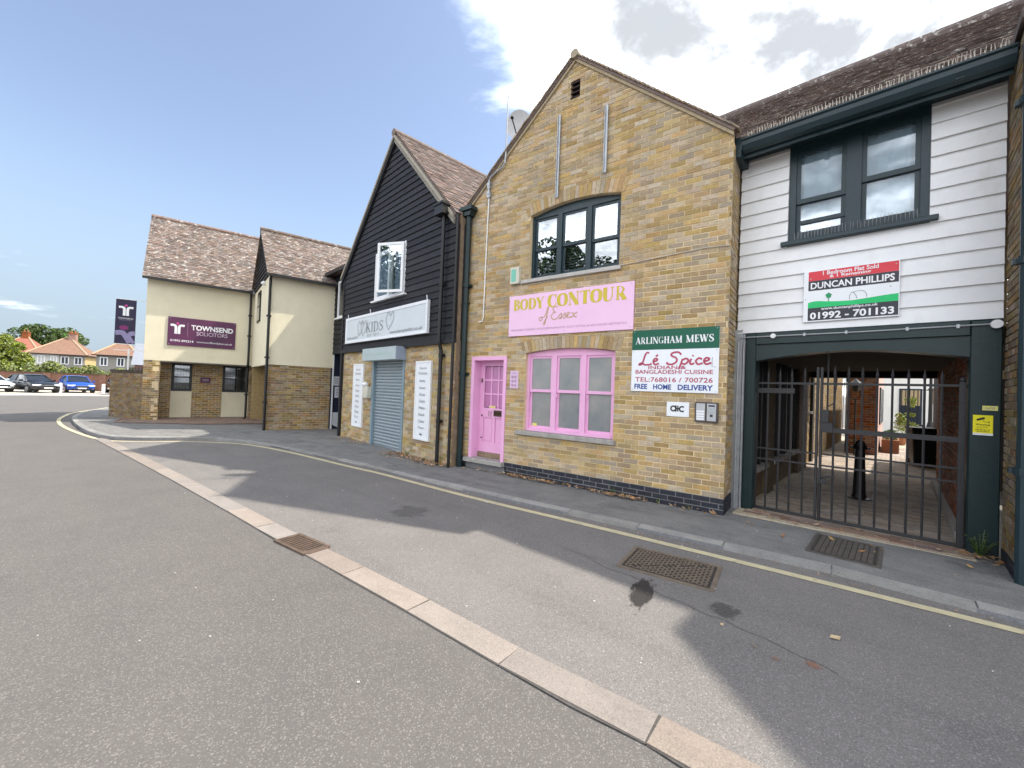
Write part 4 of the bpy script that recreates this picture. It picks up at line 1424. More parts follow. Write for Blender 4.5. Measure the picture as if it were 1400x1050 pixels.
MB().box(-.12, -.02, 5.22, 5.32, 0, 2.2).build('rear_post', black_m, G)

# iron gates
gt = thing('iron_gate', 'grey spiked iron double gate closing the passage under the house', 'gate', FG.w(0, 0, .15), FG.a)


def gate_leaf(u0, u1, ups, hinge, tip):
    b = .02
    mb = MB()
    for s_ in (0, 1):
        u = u0 if s_ == 0 else u1
        w = .055 if (s_ == 0) == (hinge < 0) else .03
        z1 = 1.84 if w > .04 else 2.02
        mb.box(u - w / 2, u + w / 2, -.025, .025, -.0, z1)
    f = mb.build('gate_leaf', iron, gt, bevel=.003)
    for i, u in enumerate(ups):
        zt = tip(u)
        MB().tube([(u, 0, .03), (u, 0, zt - .13), (u, 0, zt - .10), (u, 0, zt)], [.0135, .0135, .018, .002], 6).build('bar', iron, f)
    for (z, h) in ((1.80, .014), (.875, .010), (.725, .010), (.025, .022)):
        MB().box(u0 + .012, u1 - .012, -.014, .014, z - h, z + h).build('rail', iron, f)
    return f


tipz = lambda u: 2.04 - .055 * abs(u - .9) / .9
gA = gate_leaf(.035, .755, [.182, .324, .462, .611], -1, tipz)
gB = gate_leaf(.798, 2.06, [.932, 1.072, 1.208, 1.346, 1.485, 1.625, 1.760, 1.902], 1, tipz)
MB().box(.06, .50, -.018, .018, 1.66, 1.73).build('top_plate', iron, gA)
MB().box(.81, 2.035, -.02, .02, 1.165, 1.225).build('middle_rail', iron, gB)
MB().box(.795, .925, -.03, .03, 1.165, 1.29).box(.80, .88, -.035, .02, 1.29, 1.46).build('lock_case', iron, gB, bevel=.004)
MB().tube([(.80, -.03, .02), (.80, -.03, .52), (.82, -.05, .58), (.96, -.06, .60)], .012, 8).box(.80, .87, -.05, .0, .50, .56).build('drop_bolt', iron, gB)
MB().tube([(.0, .0, 1.82), (.035, 0, 1.82)], .02, 8).tube([(.0, .0, .1), (.035, 0, .1)], .02, 8).build('hinge', iron, gA)
MB().tube([(2.06, .0, 1.80), (2.12, 0, 1.80)], .02, 8).tube([(2.06, .0, .1), (2.12, 0, .1)], .02, 8).build('hinge', iron, gB)
MB().lathe([(.022, 0), (.03, .02), (.02, .045), (.003, .06)], (.035, 0, 1.84)).build('finial', iron, gA)
MB().lathe([(.022, 0), (.03, .02), (.02, .045), (.003, .06)], (2.06, 0, 1.84)).build('finial', iron, gB)
MB().tube([(.858, .03, 1.46), (.858, .03, 2.2)], .011, 6).tube([(.858, .03, 1.5), (.93, .03, 1.55), (.95, .03, 1.9)], .009, 6).build('lock_rod', iron, gB)

# board, cctv notice
dp = board('estate_board', 'red black and green Duncan Phillips estate agent board on white boarding', 'sign', FG, .60, 1.53, 2.60, 3.27, white_s, th=.03, off=-.028)
bw, bh_ = .93, .67
quad(dp, 'red_band', red_s, .05, .92, .535, .655, -.001)
quad(dp, 'black_band', dark_s, .05, .92, .405, .534, -.0012)
quad(dp, 'base_band', dark_s, .05, .92, .015, .180, -.001)
flat(dp, 'green_field', green_b, [(.05, .18), (.92, .18), (.92, .27), (.78, .26), (.62, .245), (.50, .235), (.36, .24), (.26, .25), (.16, .265), (.11, .265), (.05, .25)], -.0014)
text(dp, '1 Bedroom Flat Sold', .20, .74, .595, .648, white_l, -.003, bold=.02)
text(dp, '& 1 Remaining', .27, .67, .542, .590, white_l, -.003, bold=.02)
text(dp, 'DUNCAN PHILLIPS', .075, .885, .425, .510, white_l, -.003, bold=.025)
text(dp, 'www.duncanphillips.co.uk', .19, .74, .135, .178, white_l, -.003, bold=.02)
text(dp, '01992 - 701133', .075, .885, .030, .120, white_l, -.003, bold=.03)
MB().add([(.265 + .030 * (1 + .16 * math.sin(5 * a)) * math.cos(a), -.003, .325 + .033 * (1 + .16 * math.sin(5 * a)) * math.sin(a)) for a in [2 * math.pi * i / 20 for i in range(20)]], [tuple(range(20))]).build('tree_crown', green_t, dp)
quad(dp, 'tree_trunk', green_t, .26, .27, .25, .295, -.0032)
strokes(dp, [[(.475, .245), (.475, .30), (.50, .335), (.53, .30), (.545, .25)], [(.50, .335), (.56, .345), (.61, .335), (.635, .29), (.635, .26)]], 0, 0, 1, 1, grey_l, -.0025, .005)
for x, z in ((.075, .565), (.895, .62), (.025, .30), (.85, .36)):
    MB().tube([(x, -.004, z), (x, 0, z)], .007, 8).build('screw', galv, dp)
cc = board('cctv_notice', 'yellow CCTV warning notice fixed to the dark green gate post', 'sign', FG, 2.125, 2.268, 1.272, 1.484, yellow_s, th=.004, off=-.03)
quad(cc, 'white_strip', white_s, 0, .143, 0, .022, -.001)
MB().obox((.055, -.002, .172), (.028, 0, .012), (0, .001, 0), (-.004, 0, .009)).build('camera_symbol', black_l, cc)
strokes(cc, [[(.07, .155), (.085, .14), (.115, .142)], [(.115, .13), (.115, .152)]], 0, 0, 1, 1, black_l, -.0015, .004, smooth=False)
for s_, x0, x1, z0, z1 in (('Warning', .02, .12, .098, .122), ('C C T V', .03, .105, .075, .090), ('cameras in', .018, .12, .052, .066), ('operation', .025, .115, .032, .046)):
    text(cc, s_, x0, x1, z0, z1, black_l, -.0015, bold=.015)
qn = board('tape_label', 'small yellow label strip above the CCTV notice', 'sign', FG, 2.19, 2.30, 1.535, 1.585, mat('label_yellow', (.80, .74, .10), (.6, .6, .35), 40, .4), th=.003, off=-.03)
text(qn, 'GATES', .02, .09, .015, .036, grey_l, -.0012)

# right-hand neighbour: the next gable stands forward; its return wall shows and its roof shades the lane
NO = -.68
Nb = thing('gabled_neighbour', 'brick gabled house at the right edge, its side wall meeting the white boards', 'house', FG.w(2.345, 0, NO), FG.a)
gz2 = lambda u: 5.14 + .95 * (2.53 - abs(u - 2.5))
MB().prism([(.03, -.2), (5.0, -.2), (5.0, gz2(5.0)), (2.5, gz2(2.5)), (.03, gz2(.03))], .012, .25).build('wall', mortar_p, Nb)
FN = Frame(*(FG.w(2.345, 0, NO)).xy, -43)
brickwork(Nb, FN, 0, 5.0, .135, 7.5, brick_d, topf=gz2)
brickwork(Nb, FN, 0, 5.0, -.165, .13, brick_b, name='plinth_brick', y=-.006)
nr_ = MB().box(.0, .665, .014, .2, -.2, 5.2).build('return_wall', mortar_p, Nb)
nr_.location = (0, -NO, 0)
nr_.rotation_euler = (0, 0, -math.pi / 2)
FNr = Frame(*(FG.w(2.345, 0, 0)).xy, -43 - 90)
brickwork(nr_, FNr, 0, .675, .135, 5.05, brick_d, n_ind=150)
brickwork(nr_, FNr, 0, .675, -.165, .13, brick_b, n_ind=8, name='plinth_brick', y=-.006)
for s_ in (-1, 1):
    b = (2.5 + s_ * 2.53, gz2(2.5) + .04 - .95 * 2.53)
    pts = [(2.5, gz2(2.5) + .04), b, (b[0], b[1] + .09), (2.5, gz2(2.5) + .14)]
    MB().prism(pts if s_ > 0 else [pts[1], pts[0], pts[3], pts[2]], -.07, 8.0).build('roof', tile_k, Nb)
MB().tube([(2.5, -.1, gz2(2.5) + .13), (2.5, 8, gz2(2.5) + .13)], .08, 10).build('ridge_tile', tile_k, Nb)
downpipe(Nb, 'downpipe', green_w, [(.035, -.085, -.12), (.035, -.085, 4.75), (.035, -.04, 4.95)], .055, [(.035, -.085, 4.4), (.035, -.085, 2.92), (.035, -.085, 1.0)])
MB().tube([(.0, -.05, 2.92), (.06, -.08, 2.92)], .02, 6).build('pipe_bracket', green_w, Nb)
MB().tube([(.0, -.05, 1.0), (.06, -.08, 1.0)], .02, 6).build('pipe_bracket', green_w, Nb)
#PART3
# ================================================================== COURTYARD BEHIND THE GATE
yd = struct('courtyard_floor', MB().add([tuple(FG.w(u, .004, o)) for u, o in ((-.1, .05), (2.2, .05), (2.2, 5.3), (9, 5.3), (9, 26), (-8, 26), (-8, 5.3), (-.1, 5.3))], [(0, 1, 2, 3, 4, 5, 6, 7)]), mortar_p)
me = MB().box(0, .196, 0, .096, -.02, .012).mesh('paving_block', paver_g)
mb = MB()
cnt = 0
for j in range(150):
    o_ = .22 + j * .102
    if o_ > 14:
        break
    for i in range(-8, 14):
        u = i * .202 + (.101 if j % 2 else 0)
        if o_ < 5.2 and (u < -.02 or u > 1.98):
            continue
        if u < -1.2 or u > 2.4:
            continue
        if cnt < 300:
            ob = put('paving_block', me, yd, FG.w(u, .004 + random.uniform(-.002, .003), o_), (0, 0, FG.a + random.uniform(-.015, .015)))
            cnt += 1
        else:
            h = random.uniform(.012, .018)
            c = [FG.w(u + a, 0, o_ + b) for a, b in ((.003, .003), (.197, .003), (.197, .097), (.003, .097))]
            mb.add([(p.x, p.y, h) for p in c] + [(p.x, p.y, 0) for p in c], [(0, 1, 2, 3), (0, 4, 5, 1), (1, 5, 6, 2), (2, 6, 7, 3), (3, 7, 4, 0)])
mb.build('paving_setts', paver_g, yd, kind='stuff')
# threshold of bricks in front of the gate
th = struct('gate_threshold', MB().slab([tuple(FG.w(u, 0, o_).xy) for u, o_ in ((-.1, -.36), (2.15, -.30), (2.15, .06), (-.1, .06))], -.1, .006), mortar_p)
me = MB().box(0, .205, 0, .096, -.02, .014).mesh('threshold_brick', paver_m)
for r in range(3):
    for i in range(10):
        u = .0 + i * .213 + (.1 if r % 2 else 0)
        if u < 2.0:
            put('threshold_brick', me, th, FG.w(u, .004 + random.uniform(-.003, .002), -.24 + r * .103), (0, 0, FG.a + random.uniform(-.02, .02)))

bo = thing('parking_post', 'black tapered parking post standing in the gated passage', 'bollard', FG.w(1.10, .01, 2.17), FG.a)
MB().lathe([(.15, 0), (.15, .02), (.10, .035), (.085, .08), (.072, .5), (.062, .80), (.088, .81), (.095, .84), (.075, .87), (.055, .93), (.02, .96)], (0, 0, 0), 16).build('post', black_m, bo, smooth=False)
MB().box(-.17, .17, -.03, .03, .0, .028).box(-.13, .13, -.02, .02, .81, .85).build('lug', black_m, bo)

# rear brick building facing the gate, and the lit wall to its left
cy = thing('brick_outhouse', 'shaded red brown brick outhouse beyond the gate', 'outbuilding', FG.w(.40, 0, 10.0), FG.a)
MB().box(0, .66, .012, 6, 0, 2.75).build('wall', mortar_p, cy)
FGc = Frame(*(FG.w(.40, 0, 10.0)).xy, -43)
brickwork(cy, FGc, 0, .66, .0, 2.7, brick_r)
MB().box(-.06, 0, -.02, .1, 0, 2.7).build('corner_post', green_p, cy)
MB().box(.664, .70, .4, 6, 0, 2.7).build('side_wall', mat('pink_render', (.62, .42, .36), (.55, .37, .32), 3, .9), cy)
for o_ in (1.2, 2.6, 4.2):
    MB().box(.68, .74, o_, o_ + .7, .9, 2.1).build('window', mat('dark_pane', (.05, .06, .07), None, 3, .1), cy)
lw = thing('yard_wall', 'sunlit yellow brick wall seen through the left gate leaf', 'wall', FG.w(-.12, 0, 5.45), FG.a + math.pi / 2)
MB().box(0, 9.5, .006, .3, 0, 3.0).build('core', mortar, lw)
FGw = Frame(*(FG.w(-.12, 0, 5.45)).xy, -43 + 90)
brickwork(lw, FGw, 0, 9.5, .0, 3.0, brick_y)
MB().box(1.0, 1.25, -.06, .0, 0, 2.6).build('dark_post', black_m, lw)
MB().box(.1, .9, -.08, 0, 1.25, 1.31).build('ledge', stone, lw)
ln = thing('yard_lantern', 'black lantern on a thin pole in front of the brick outhouse', 'lamp', FG.w(.62, .01, 9.2), FG.a)
MB().tube([(0, 0, 0), (0, 0, 1.66)], .022, 8).tube([(0, 0, 1.66), (-.10, 0, 1.74), (-.11, 0, 1.92)], .014, 6).tube([(0, 0, 1.66), (.10, 0, 1.74), (.11, 0, 1.92)], .014, 6).build('pole', black_m, ln)
MB().lathe([(.09, 1.9), (.15, 2.12), (.16, 2.14), (.05, 2.24), (.01, 2.28)], (0, 0, 0), 6).build('lantern', black_m, ln)
wi = thing('hanging_flex', 'looped white flex hanging on the dark post beyond gate', 'cable', FG.w(.335, 0, 9.93), FG.a)
MB().tube([(-.03, 0, 2.2), (-.05, 0, 1.4), (-.05, 0, .75)], .012, 5).tube([(.03, 0, 2.2), (.05, 0, 1.3), (.05, 0, .65)], .012, 5).tube([(-.03, 0, 2.2), (0, 0, 2.26), (.03, 0, 2.2)], .012, 5).build('flex', white_pl, wi)

wb = thing('white_cottage', 'white walled cottage with dark barred window at the back of the yard', 'house', FG.w(.9, 0, 21), FG.a)
MB().box(0, 8, 0, 5, 0, 4.6).build('wall', mat('white_render', (.78, .78, .76), (.70, .70, .68), 2, .9, .2, 90), wb)
w_ = MB().box(.68, 1.48, -.05, .0, .65, 2.35).build('window', mat('navy_frame', (.02, .03, .05), None, 3, .4), wb)
MB().box(.75, 1.41, -.06, -.05, 1.55, 2.28).build('blind', mat('tan_blind', (.42, .33, .20), None, 3, .8), w_)
for i in range(5):
    MB().box(.76 + i * .14, .79 + i * .14, -.075, -.06, .72, 2.3).build('bar', black_m, w_)
MB().box(.62, 1.54, -.09, .0, .58, .66).build('sill', black_m, w_)
MB().box(1.75, 8, -.03, .0, 1.65, 2.30).build('timber_band', mat('tan_panel', (.36, .26, .18), (.3, .22, .15), 3, .9), wb)
MB().box(-.3, 8.3, -.4, 5.3, 4.6, 4.75).build('roof', tile_k, wb)
lp = thing('lamp_post', 'ornate black cast iron lamp post in front of the white cottage', 'lamp post', FG.w(2.55, .01, 18.2), FG.a)
MB().lathe([(.22, 0), (.22, .06), (.15, .12), (.10, .25), (.17, .38), (.19, .50), (.11, .72), (.09, .82), (.07, .9), (.06, 2.2), (.09, 2.26), (.05, 2.32), (.05, 2.9)], (0, 0, 0), 12).build('column', black_m, lp, smooth=False)
MB().tube([(-.26, 0, 2.22), (.26, 0, 2.22)], .022, 6).build('ladder_bar', black_m, lp)
MB().lathe([(.08, 2.9), (.19, 3.25), (.2, 3.28), (.06, 3.42), (.02, 3.5)], (0, 0, 0), 6).build('lantern', black_m, lp)
rr = thing('yard_range', 'dark timber sided range along the right of the yard', 'outbuilding', FG.w(2.25, 0, 5.4), FG.a)
MB().box(0, 5, 0, 4.2, 0, 2.7).build('wall', mat('dark_boarding', (.035, .03, .028), (.025, .02, .02), 4, .8), rr)
MB().box(-.15, 5, -.1, 4.35, 2.7, 2.8).build('roof', tile_d, rr)


def wheelie(loc, rz, label):
    b = thing('wheelie_bin', label, 'bin', loc, rz)
    MB().add([(-.22, -.24, .06), (.22, -.24, .06), (.22, .24, .06), (-.22, .24, .06), (-.27, -.30, .92), (.27, -.30, .92), (.27, .30, .92), (-.27, .30, .92)],
             [(0, 3, 2, 1), (4, 5, 6, 7), (0, 1, 5, 4), (1, 2, 6, 5), (2, 3, 7, 6), (3, 0, 4, 7)]).build('body', black_pl, b, bevel=.02)
    MB().prism([(-.29, .93), (.29, .93), (.27, .99), (-.27, .99)], -.33, .33).build('lid', black_pl, b, bevel=.01)
    for s_ in (-1, 1):
        MB().tube([(s_ * .20, .22, .09), (s_ * .25, .22, .09)], .09, 12).build('wheel', black_m, b)
    MB().tube([(-.22, .36, .94), (.22, .36, .94)], .015, 6).build('handle', black_pl, b)


wheelie(FG.w(2.02, .014, 8.3), FG.a + .2, 'black wheelie bin against the right side of the yard')


def leaves(n, fn, size, seed):
    """n small leaf quads; fn(rng) gives a point"""
    rg = random.Random(seed)
    mb = MB()
    for i in range(n):
        p = Vector(fn(rg))
        a = Vector((rg.gauss(0, 1), rg.gauss(0, 1), rg.gauss(0, .7))).normalized()
        b = a.cross(Vector((rg.gauss(0, 1), rg.gauss(0, 1), rg.gauss(0, 1)))).normalized()
        s_ = size * rg.uniform(.6, 1.3)
        mb.add([p - a * s_, p + b * s_ * .45, p + a * s_, p - b * s_ * .45], [(0, 1, 2, 3)])
    return mb


def clump_fn(clumps):
    def f(rg):
        c, r = rg.choice(clumps)
        while True:
            v = Vector((rg.uniform(-1, 1), rg.uniform(-1, 1), rg.uniform(-1, 1)))
            if v.length < 1:
                break
        v = v.normalized() * (v.length ** .45)
        return Vector(c) + Vector((v.x * r, v.y * r, v.z * r * .8))
    return f


def crown_clumps(rx, ry, h0, h1, n, r, seed, shape=1.0):
    rg = random.Random(seed)
    out = []
    for i in range(n):
        t = rg.random()
        z = h0 + (h1 - h0) * t
        k = math.sqrt(max(.03, 1 - (2 * t - 1) ** 2)) if shape == 1 else (1 - t * .75)
        a = rg.uniform(0, 2 * math.pi)
        q = math.sqrt(rg.uniform(.05, 1)) * k
        out.append(((math.cos(a) * rx * q, math.sin(a) * ry * q, z), r * rg.uniform(.6, 1.25)))
    return out


def tree(name, label, loc, rx, h0, h1, nc, r, nl, size, m, seed, cat='tree', group=None, shape=1, ry=None):
    t = thing(name, label, cat, loc, 0, group)
    cl = crown_clumps(rx, ry or rx, h0, h1, nc, r, seed, shape)
    mb = MB().tube([(0, 0, -.1), (rx * .03, 0, h0 * .6), (0, rx * .03, (h0 + h1) * .5), (0, 0, h1 * .85)], [max(.06, h1 * .022), max(.05, h1 * .018), h1 * .010, h1 * .004], 8)
    for c, _ in cl[:14]:
        mb.tube([(0, 0, h0 + (c[2] - h0) * .35), (c[0] * .5, c[1] * .5, h0 + (c[2] - h0) * .75), c], [h1 * .008, h1 * .005, h1 * .002], 5)
    mb.build('trunk', bark, t)
    leaves(nl, clump_fn(cl), size, seed).build('crown', m, t)
    return t


def planter(loc, label, m, seed, tall):
    p = thing('potted_plant', label, 'plant', loc, FG.a)
    MB().lathe([(.16, 0), (.20, .30), (.22, .32), (.22, .36), (.18, .36)], (0, 0, 0), 12).build('pot', mat('terracotta', (.32, .14, .07), None, 6, .9), p)
    leaves(500, clump_fn(crown_clumps(.24, .24, .4, tall, 12, .14, seed, 2)), .05, seed).build('foliage', m, p)


planter(FG.w(1.62, .014, 15.5), 'light green shrub in a pot beside the planter box', leaf_y, 3, 1.2)
planter(FG.w(1.95, .014, 17.0), 'taller pointed shrub in a pot near the lamp post', leaf_y, 4, 1.9)
pb = thing('planter_box', 'brown brick planter trough in the sunny yard', 'planter', FG.w(1.17, .012, 11.2), FG.a)
MB().box(0, .42, 0, 2.4, 0, .42).build('trough', brick_r, pb, bevel=.01)
leaves(420, clump_fn([((.2, .3 + i * .4, .52), .2) for i in range(5)]), .05, 8).build('foliage', leaf_g, pb)

# ================================================================== BLACK BOARDED SHOP
K = thing('black_boarded_shop', 'black weatherboarded gabled shop with brick ground floor and roller shutter', 'shop', FK.w(0, 0), FK.a, k=FK.k)
KU0, KU1 = -5.0, .33
wall_panel('wall', K, [(KU0, -.15), (KU1, -.15), (KU1, 2.56), (KU0, 2.56)], [[(-3.12, .0), (-3.12, 2.2), (-1.53, 2.2), (-1.53, .0)]], mortar_p, depth=.2)
brickwork(K, FK, KU0, KU1, -.01, 2.52, brick_k, [(-3.12, -1.53, -.1, 2.2)])
kg = lambda z: (7.46 - z) / 1.03
kc = -2.28
clad_l = lambda z: max(KU0 - .06, kc - kg(z))
clad_r = lambda z: min(.38, kc + kg(z))
gab = [(KU0 - .05, 2.50), (.37, 2.50), (.37, 7.46 - 1.03 * 2.65), (kc, 7.44), (KU0 - .05, 7.46 - 1.03 * 2.77)]
MB().prism(gab, .12, .2).build('gable_backing', dark_in, K)
boards(K, 0, 0, 2.50, 7.36, black_board, .145, y=-.03, left=clad_l, right=clad_r, holes=[(-3.10, -1.60, 3.66, 4.86)], name='black_board', th=.03)
MB().box(KU0 - .06, .40, -.075, -.02, 2.43, 2.50).build('bottom_rail', black_board, K)
MB().box(KU0 - .06, KU0 + .02, -.07, 7, -.1, 5.0).box(KU0, .37, 6.9, 7, -.1, 5).build('outer_walls', black_board, K)
MB().box(.25, .325, .03, .24, -.1, 5.0).build('right_return', brick_d, K)
MB().box(KU0, .3, .12, 6.9, 2.45, 2.55).build('inner_floor', dark_in, K)
for s_ in (-1, 1):
    L = 2.54 if s_ > 0 else 2.86
    a, b = (kc, 7.50), (kc + s_ * L, 7.50 - 1.03 * L)
    up_ = (s_ * .717 * .07, .697 * .07)
    pts = [a, b, (b[0] + up_[0], b[1] + up_[1]), (a[0], a[1] + .10)]
    MB().prism(pts if s_ > 0 else [pts[1], pts[0], pts[3], pts[2]], -.09, 7.1).build('roof', tile_k, K)
    pts = [(a[0], a[1] - .14), (b[0], b[1] - .14), (b[0], b[1]), (a[0], a[1])]
    MB().prism(pts if s_ > 0 else [pts[1], pts[0], pts[3], pts[2]], -.105, -.05).build('bargeboard', mat('grey_barge', (.30, .28, .24), (.22, .2, .17), 9, .9, .3, 60) if s_ > 0 else black_board, K)
    pts = [(a[0], a[1] - .02), (b[0], b[1] - .02), (b[0], b[1] + .05), (a[0], a[1] + .05)]
    MB().prism(pts if s_ > 0 else [pts[1], pts[0], pts[3], pts[2]], -.135, -.106).build('verge', mat('verge_mortar2', (.42, .38, .31), (.32, .29, .23), 15, .9, .4, 70), K)
slk = Vector((-1, 0, 1.03)).normalized()
tile_roof(K, FK, (kc + 2.54 + .05, -.10, 7.50 - 1.03 * 2.54 + .055), (0, 1, 0), slk, 7.1, 2.54 * 1.435, tile_k)
slk2 = Vector((1, 0, 1.03)).normalized()
tile_roof(K, FK, (kc - 2.86 - .05, -.10, 7.50 - 1.03 * 2.86 + .055), (0, 1, 0), slk2, 7.1, 2.86 * 1.435, tile_k)
MB().tube([(kc, -.14, 7.59), (kc, 7.1, 7.59)], .09, 10).build('ridge_tile', tile_k, K)
# casement window, right leaf open
wk = MB().box(-3.10, -3.04, -.06, .05, 3.66, 4.86).box(-1.66, -1.60, -.06, .05, 3.66, 4.86).box(-3.04, -1.66, -.06, .05, 4.80, 4.86).box(-3.04, -1.66, -.06, .05, 3.66, 3.72).box(-2.40, -2.34, -.058, .05, 3.72, 4.80)
wk.box(-3.04, -3.00, -.05, .03, 3.72, 4.80).box(-2.44, -2.40, -.05, .03, 3.72, 4.80).box(-3.0, -2.44, -.049, .03, 4.76, 4.80).box(-3.0, -2.44, -.049, .03, 3.72, 3.76)
W_ = wk.build('window', white_pl, K)
MB().box(-3.0, -2.44, -.02, -.014, 3.76, 4.76).build('pane', g_sky, W_)
MB().box(-2.34, -1.66, .02, .026, 3.72, 4.80).build('pane', g_sky, W_)
MB().box(-3.18, -1.52, -.12, .0, 3.62, 3.66).build('sill', white_pl, W_, bevel=.005)
hl = MB().box(-.68, -.62, -.02, .02, 0, 1.14).box(-.06, 0, -.02, .02, 0, 1.14).box(-.62, -.06, -.019, .019, 1.08, 1.14).box(-.62, -.06, -.019, .019, 0, .06).build('open_casement', white_pl, W_)
hl.location = (-1.62, -.09, 3.69)
hl.rotation_euler = (0, 0, R(30))
hp_ = MB().box(-.62, -.06, -.004, .004, .06, 1.08).build('casement_pane', g_sky, W_)
hp_.location = hl.location
hp_.rotation_euler = hl.rotation_euler
MB().add([(-3.02 + i * .05, .08 + .015 * math.sin(i * 1.9), z) for z in (3.7, 4.85) for i in range(30)], [(i, i + 1, i + 31, i + 30) for i in range(29)]).build('curtain', curtain_m, W_)
# shutter
mb = MB()
for i in range(28):
    z = .02 + i * .0765
    mb = MB()
    prof = [(z, .075), (z + .012, .055), (z + .040, .045), (z + .064, .055), (z + .0765, .078)]
    for (z0, y0), (z1, y1) in zip(prof[:-1], prof[1:]):
        mb.add([(-3.04, y0, z0), (-1.60, y0, z0), (-1.60, y1, z1), (-3.04, y1, z1)], [(0, 1, 2, 3)])
    mb.build('shutter_slat', shutter_m, K)
for x_ in (-3.12, -1.61):
    MB().box(x_, x_ + .09, -.02, .10, .0, 2.2).build('shutter_guide', mat('shutter_guide_paint', (.22, .30, .35), None, 5, .45), K)
MB().box(-3.2, -1.5, .09, .14, -.05, 2.2).build('shutter_backing', dark_in, K)
SB = MB().box(-3.17, -1.50, -.27, .02, 2.15, 2.445).build('shutter_box', shutter_b, K, bevel=.006)
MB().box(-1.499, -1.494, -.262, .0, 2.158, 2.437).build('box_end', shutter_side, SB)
text(SB, 'Coast Rocks & Berty Drew', -3.08, -1.62, 2.24, 2.33, greygreen_l, -.2715)
# sign and panels
ks = board('kids_shop_sign', 'long white KIDS shop sign with hearts on black boarding', 'sign', FK, -4.63, -.52, 2.69, 3.35, grey_s, th=.05, off=-.06, frame=(white_s, .05))
serif(ks, 'KIDS', 1.26, 2.20, .20, .445, grey_l, -.013, T=.11, t=.04)
heart = lambda x, z, s_: [[(x, z, .018 * s_), (x - .12 * s_, z + .22 * s_, .018 * s_), (x - .02 * s_, z + .40 * s_, .018 * s_), (x + .08 * s_, z + .30 * s_, .018 * s_)], [(x, z, .018 * s_), (x + .22 * s_, z + .22 * s_, .018 * s_), (x + .20 * s_, z + .40 * s_, .018 * s_), (x + .08 * s_, z + .30 * s_, .018 * s_)]]
strokes(ks, heart(.88, .15, .95) + heart(1.08, .14, .95) + heart(2.46, .18, 1.05), 0, 0, 1, 1, mat('silver_letters', (.40, .42, .43), None, 5, .4), -.013, .018)
text(ks, 'EST 2011', 1.36, 2.0, .09, .155, mat('silver_letters', (.4, .4, .4)), -.013)
text(ks, '01992 615577', .10, .78, .08, .14, grey_l, -.013)
text(ks, 'www.bertybellah.co.uk', 2.55, 3.95, .06, .15, grey_l, -.013, shear=.2)
for x in (.10, 1.45, 4.06):
    MB().tube([(x, .02, .66), (x, .0, .78)], .012, 6).build('bracket', white_pl, ks)
lines = ['Baby', 'Gowns', 'Shoes', 'Suits', 'Hats', 'Shawls', 'Cakes', 'Toys']
for (nm, lb, u0, u1) in (('price_panel', 'narrow white services panel left of the roller shutter', -4.19, -3.60), ('price_panel', 'narrow white services panel right of the roller shutter', -1.0, -.42)):
    pn = board(nm, lb, 'sign', FK, u0, u1, .455, 2.10, white_s, th=.03, frame=(white_pl, .03), group=None)
    text(pn, 'Special', .16, .42, 1.47, 1.53, grey_l, -.013)
    text(pn, 'Occasions', .12, .46, 1.37, 1.43, grey_l, -.013)
    for i, s_ in enumerate(lines):
        text(pn, s_, .17, .41, 1.20 - i * .14, 1.26 - i * .14, grey_l, -.013, shear=.25)
    quad(pn, 'logo_mark', dark_s, .25, .33, .10, .13, -.013)
ab = thing('shutter_alarm', 'cream alarm box with small lamp beside the shutter', 'alarm', FK.w(-3.40, 1.22, 0), FK.a, k=FK.k)
MB().box(0, .28, -.14, .0, 0, .30).build('box', mat('alarm_cream', (.62, .60, .50)), ab, bevel=.02)
MB().lathe([(.06, 0), (.09, .05), (.06, .1), (.01, .12)], (.10, -.10, .30), 10).build('lamp', white_pl, ab)
downpipe(K, 'downpipe', black_m, [(-.02, -.08, .02), (-.02, -.08, 2.3), (-.02, -.13, 2.45), (-.02, -.13, 5.0)], .038, [(-.02, -.08, .9), (-.02, -.08, 2.2), (-.02, -.13, 3.6)])
MB().box(-.18, .10, -.26, -.04, 4.96, 5.14).box(-.20, .12, -.28, -.04, 5.14, 5.18).build('hopper_head', black_m, K)
downpipe(K, 'corner_pipe', black_m, [(.36, -.07, .02), (.36, -.07, 4.9)], .03)
MB().box(-5.32, -4.55, .45, 1.3, 4.9, 5.56).box(-5.36, -4.5, .40, 1.35, 5.56, 5.63).box(-5.34, -5.26, .40, .449, 4.9, 5.56).build('parapet_box', mat('grey_parapet', (.46, .46, .45), (.36, .36, .35), 6, .8), P)
for i in range(4):
    MB().box(-5.255, -4.6, .425, .449, 4.95 + i * .155, 5.07 + i * .155).build('parapet_slat', mat('parapet_slat', (.40, .36, .33), None, 6, .8), P)

# link over the side passage, between the black shop and the office
LKU, LKO = -7.12, .42
KL = thing('black_boarded_link', 'narrow black boarded link over the side passage', 'house', FK.w(LKU, 0, LKO), FK.a, k=FK.k)
MB().box(.1, 2.2, .02, 2.0, 2.52, 5.10).build('core', dark_in, KL)
boards(KL, .0, 2.14, 2.52, 5.08, black_board, .158, y=.02, holes=[(.47, 1.17, 3.66, 4.84)], name='black_board', th=.03)
lw_ = MB().box(.47, .54, -.03, .05, 3.66, 4.84).box(1.10, 1.17, -.03, .05, 3.66, 4.84).box(.54, 1.10, -.03, .05, 4.78, 4.84).box(.54, 1.10, -.03, .05, 3.66, 3.72).build('window', white_pl, KL)
MB().box(.54, 1.10, .0, .006, 3.72, 4.78).build('pane', g_dark, lw_)
MB().box(.39, 1.23, -.09, .0, 3.61, 3.66).build('sill', white_pl, lw_)
MB().prism([(-.1, 5.08), (2.2, 5.08), (2.2, 5.20), (-.1, 5.20)], -.22, 2.0).build('roof', tile_k, KL)
MB().box(-.05, 2.14, -.28, -.20, 5.04, 5.14).build('gutter', black_m, KL)
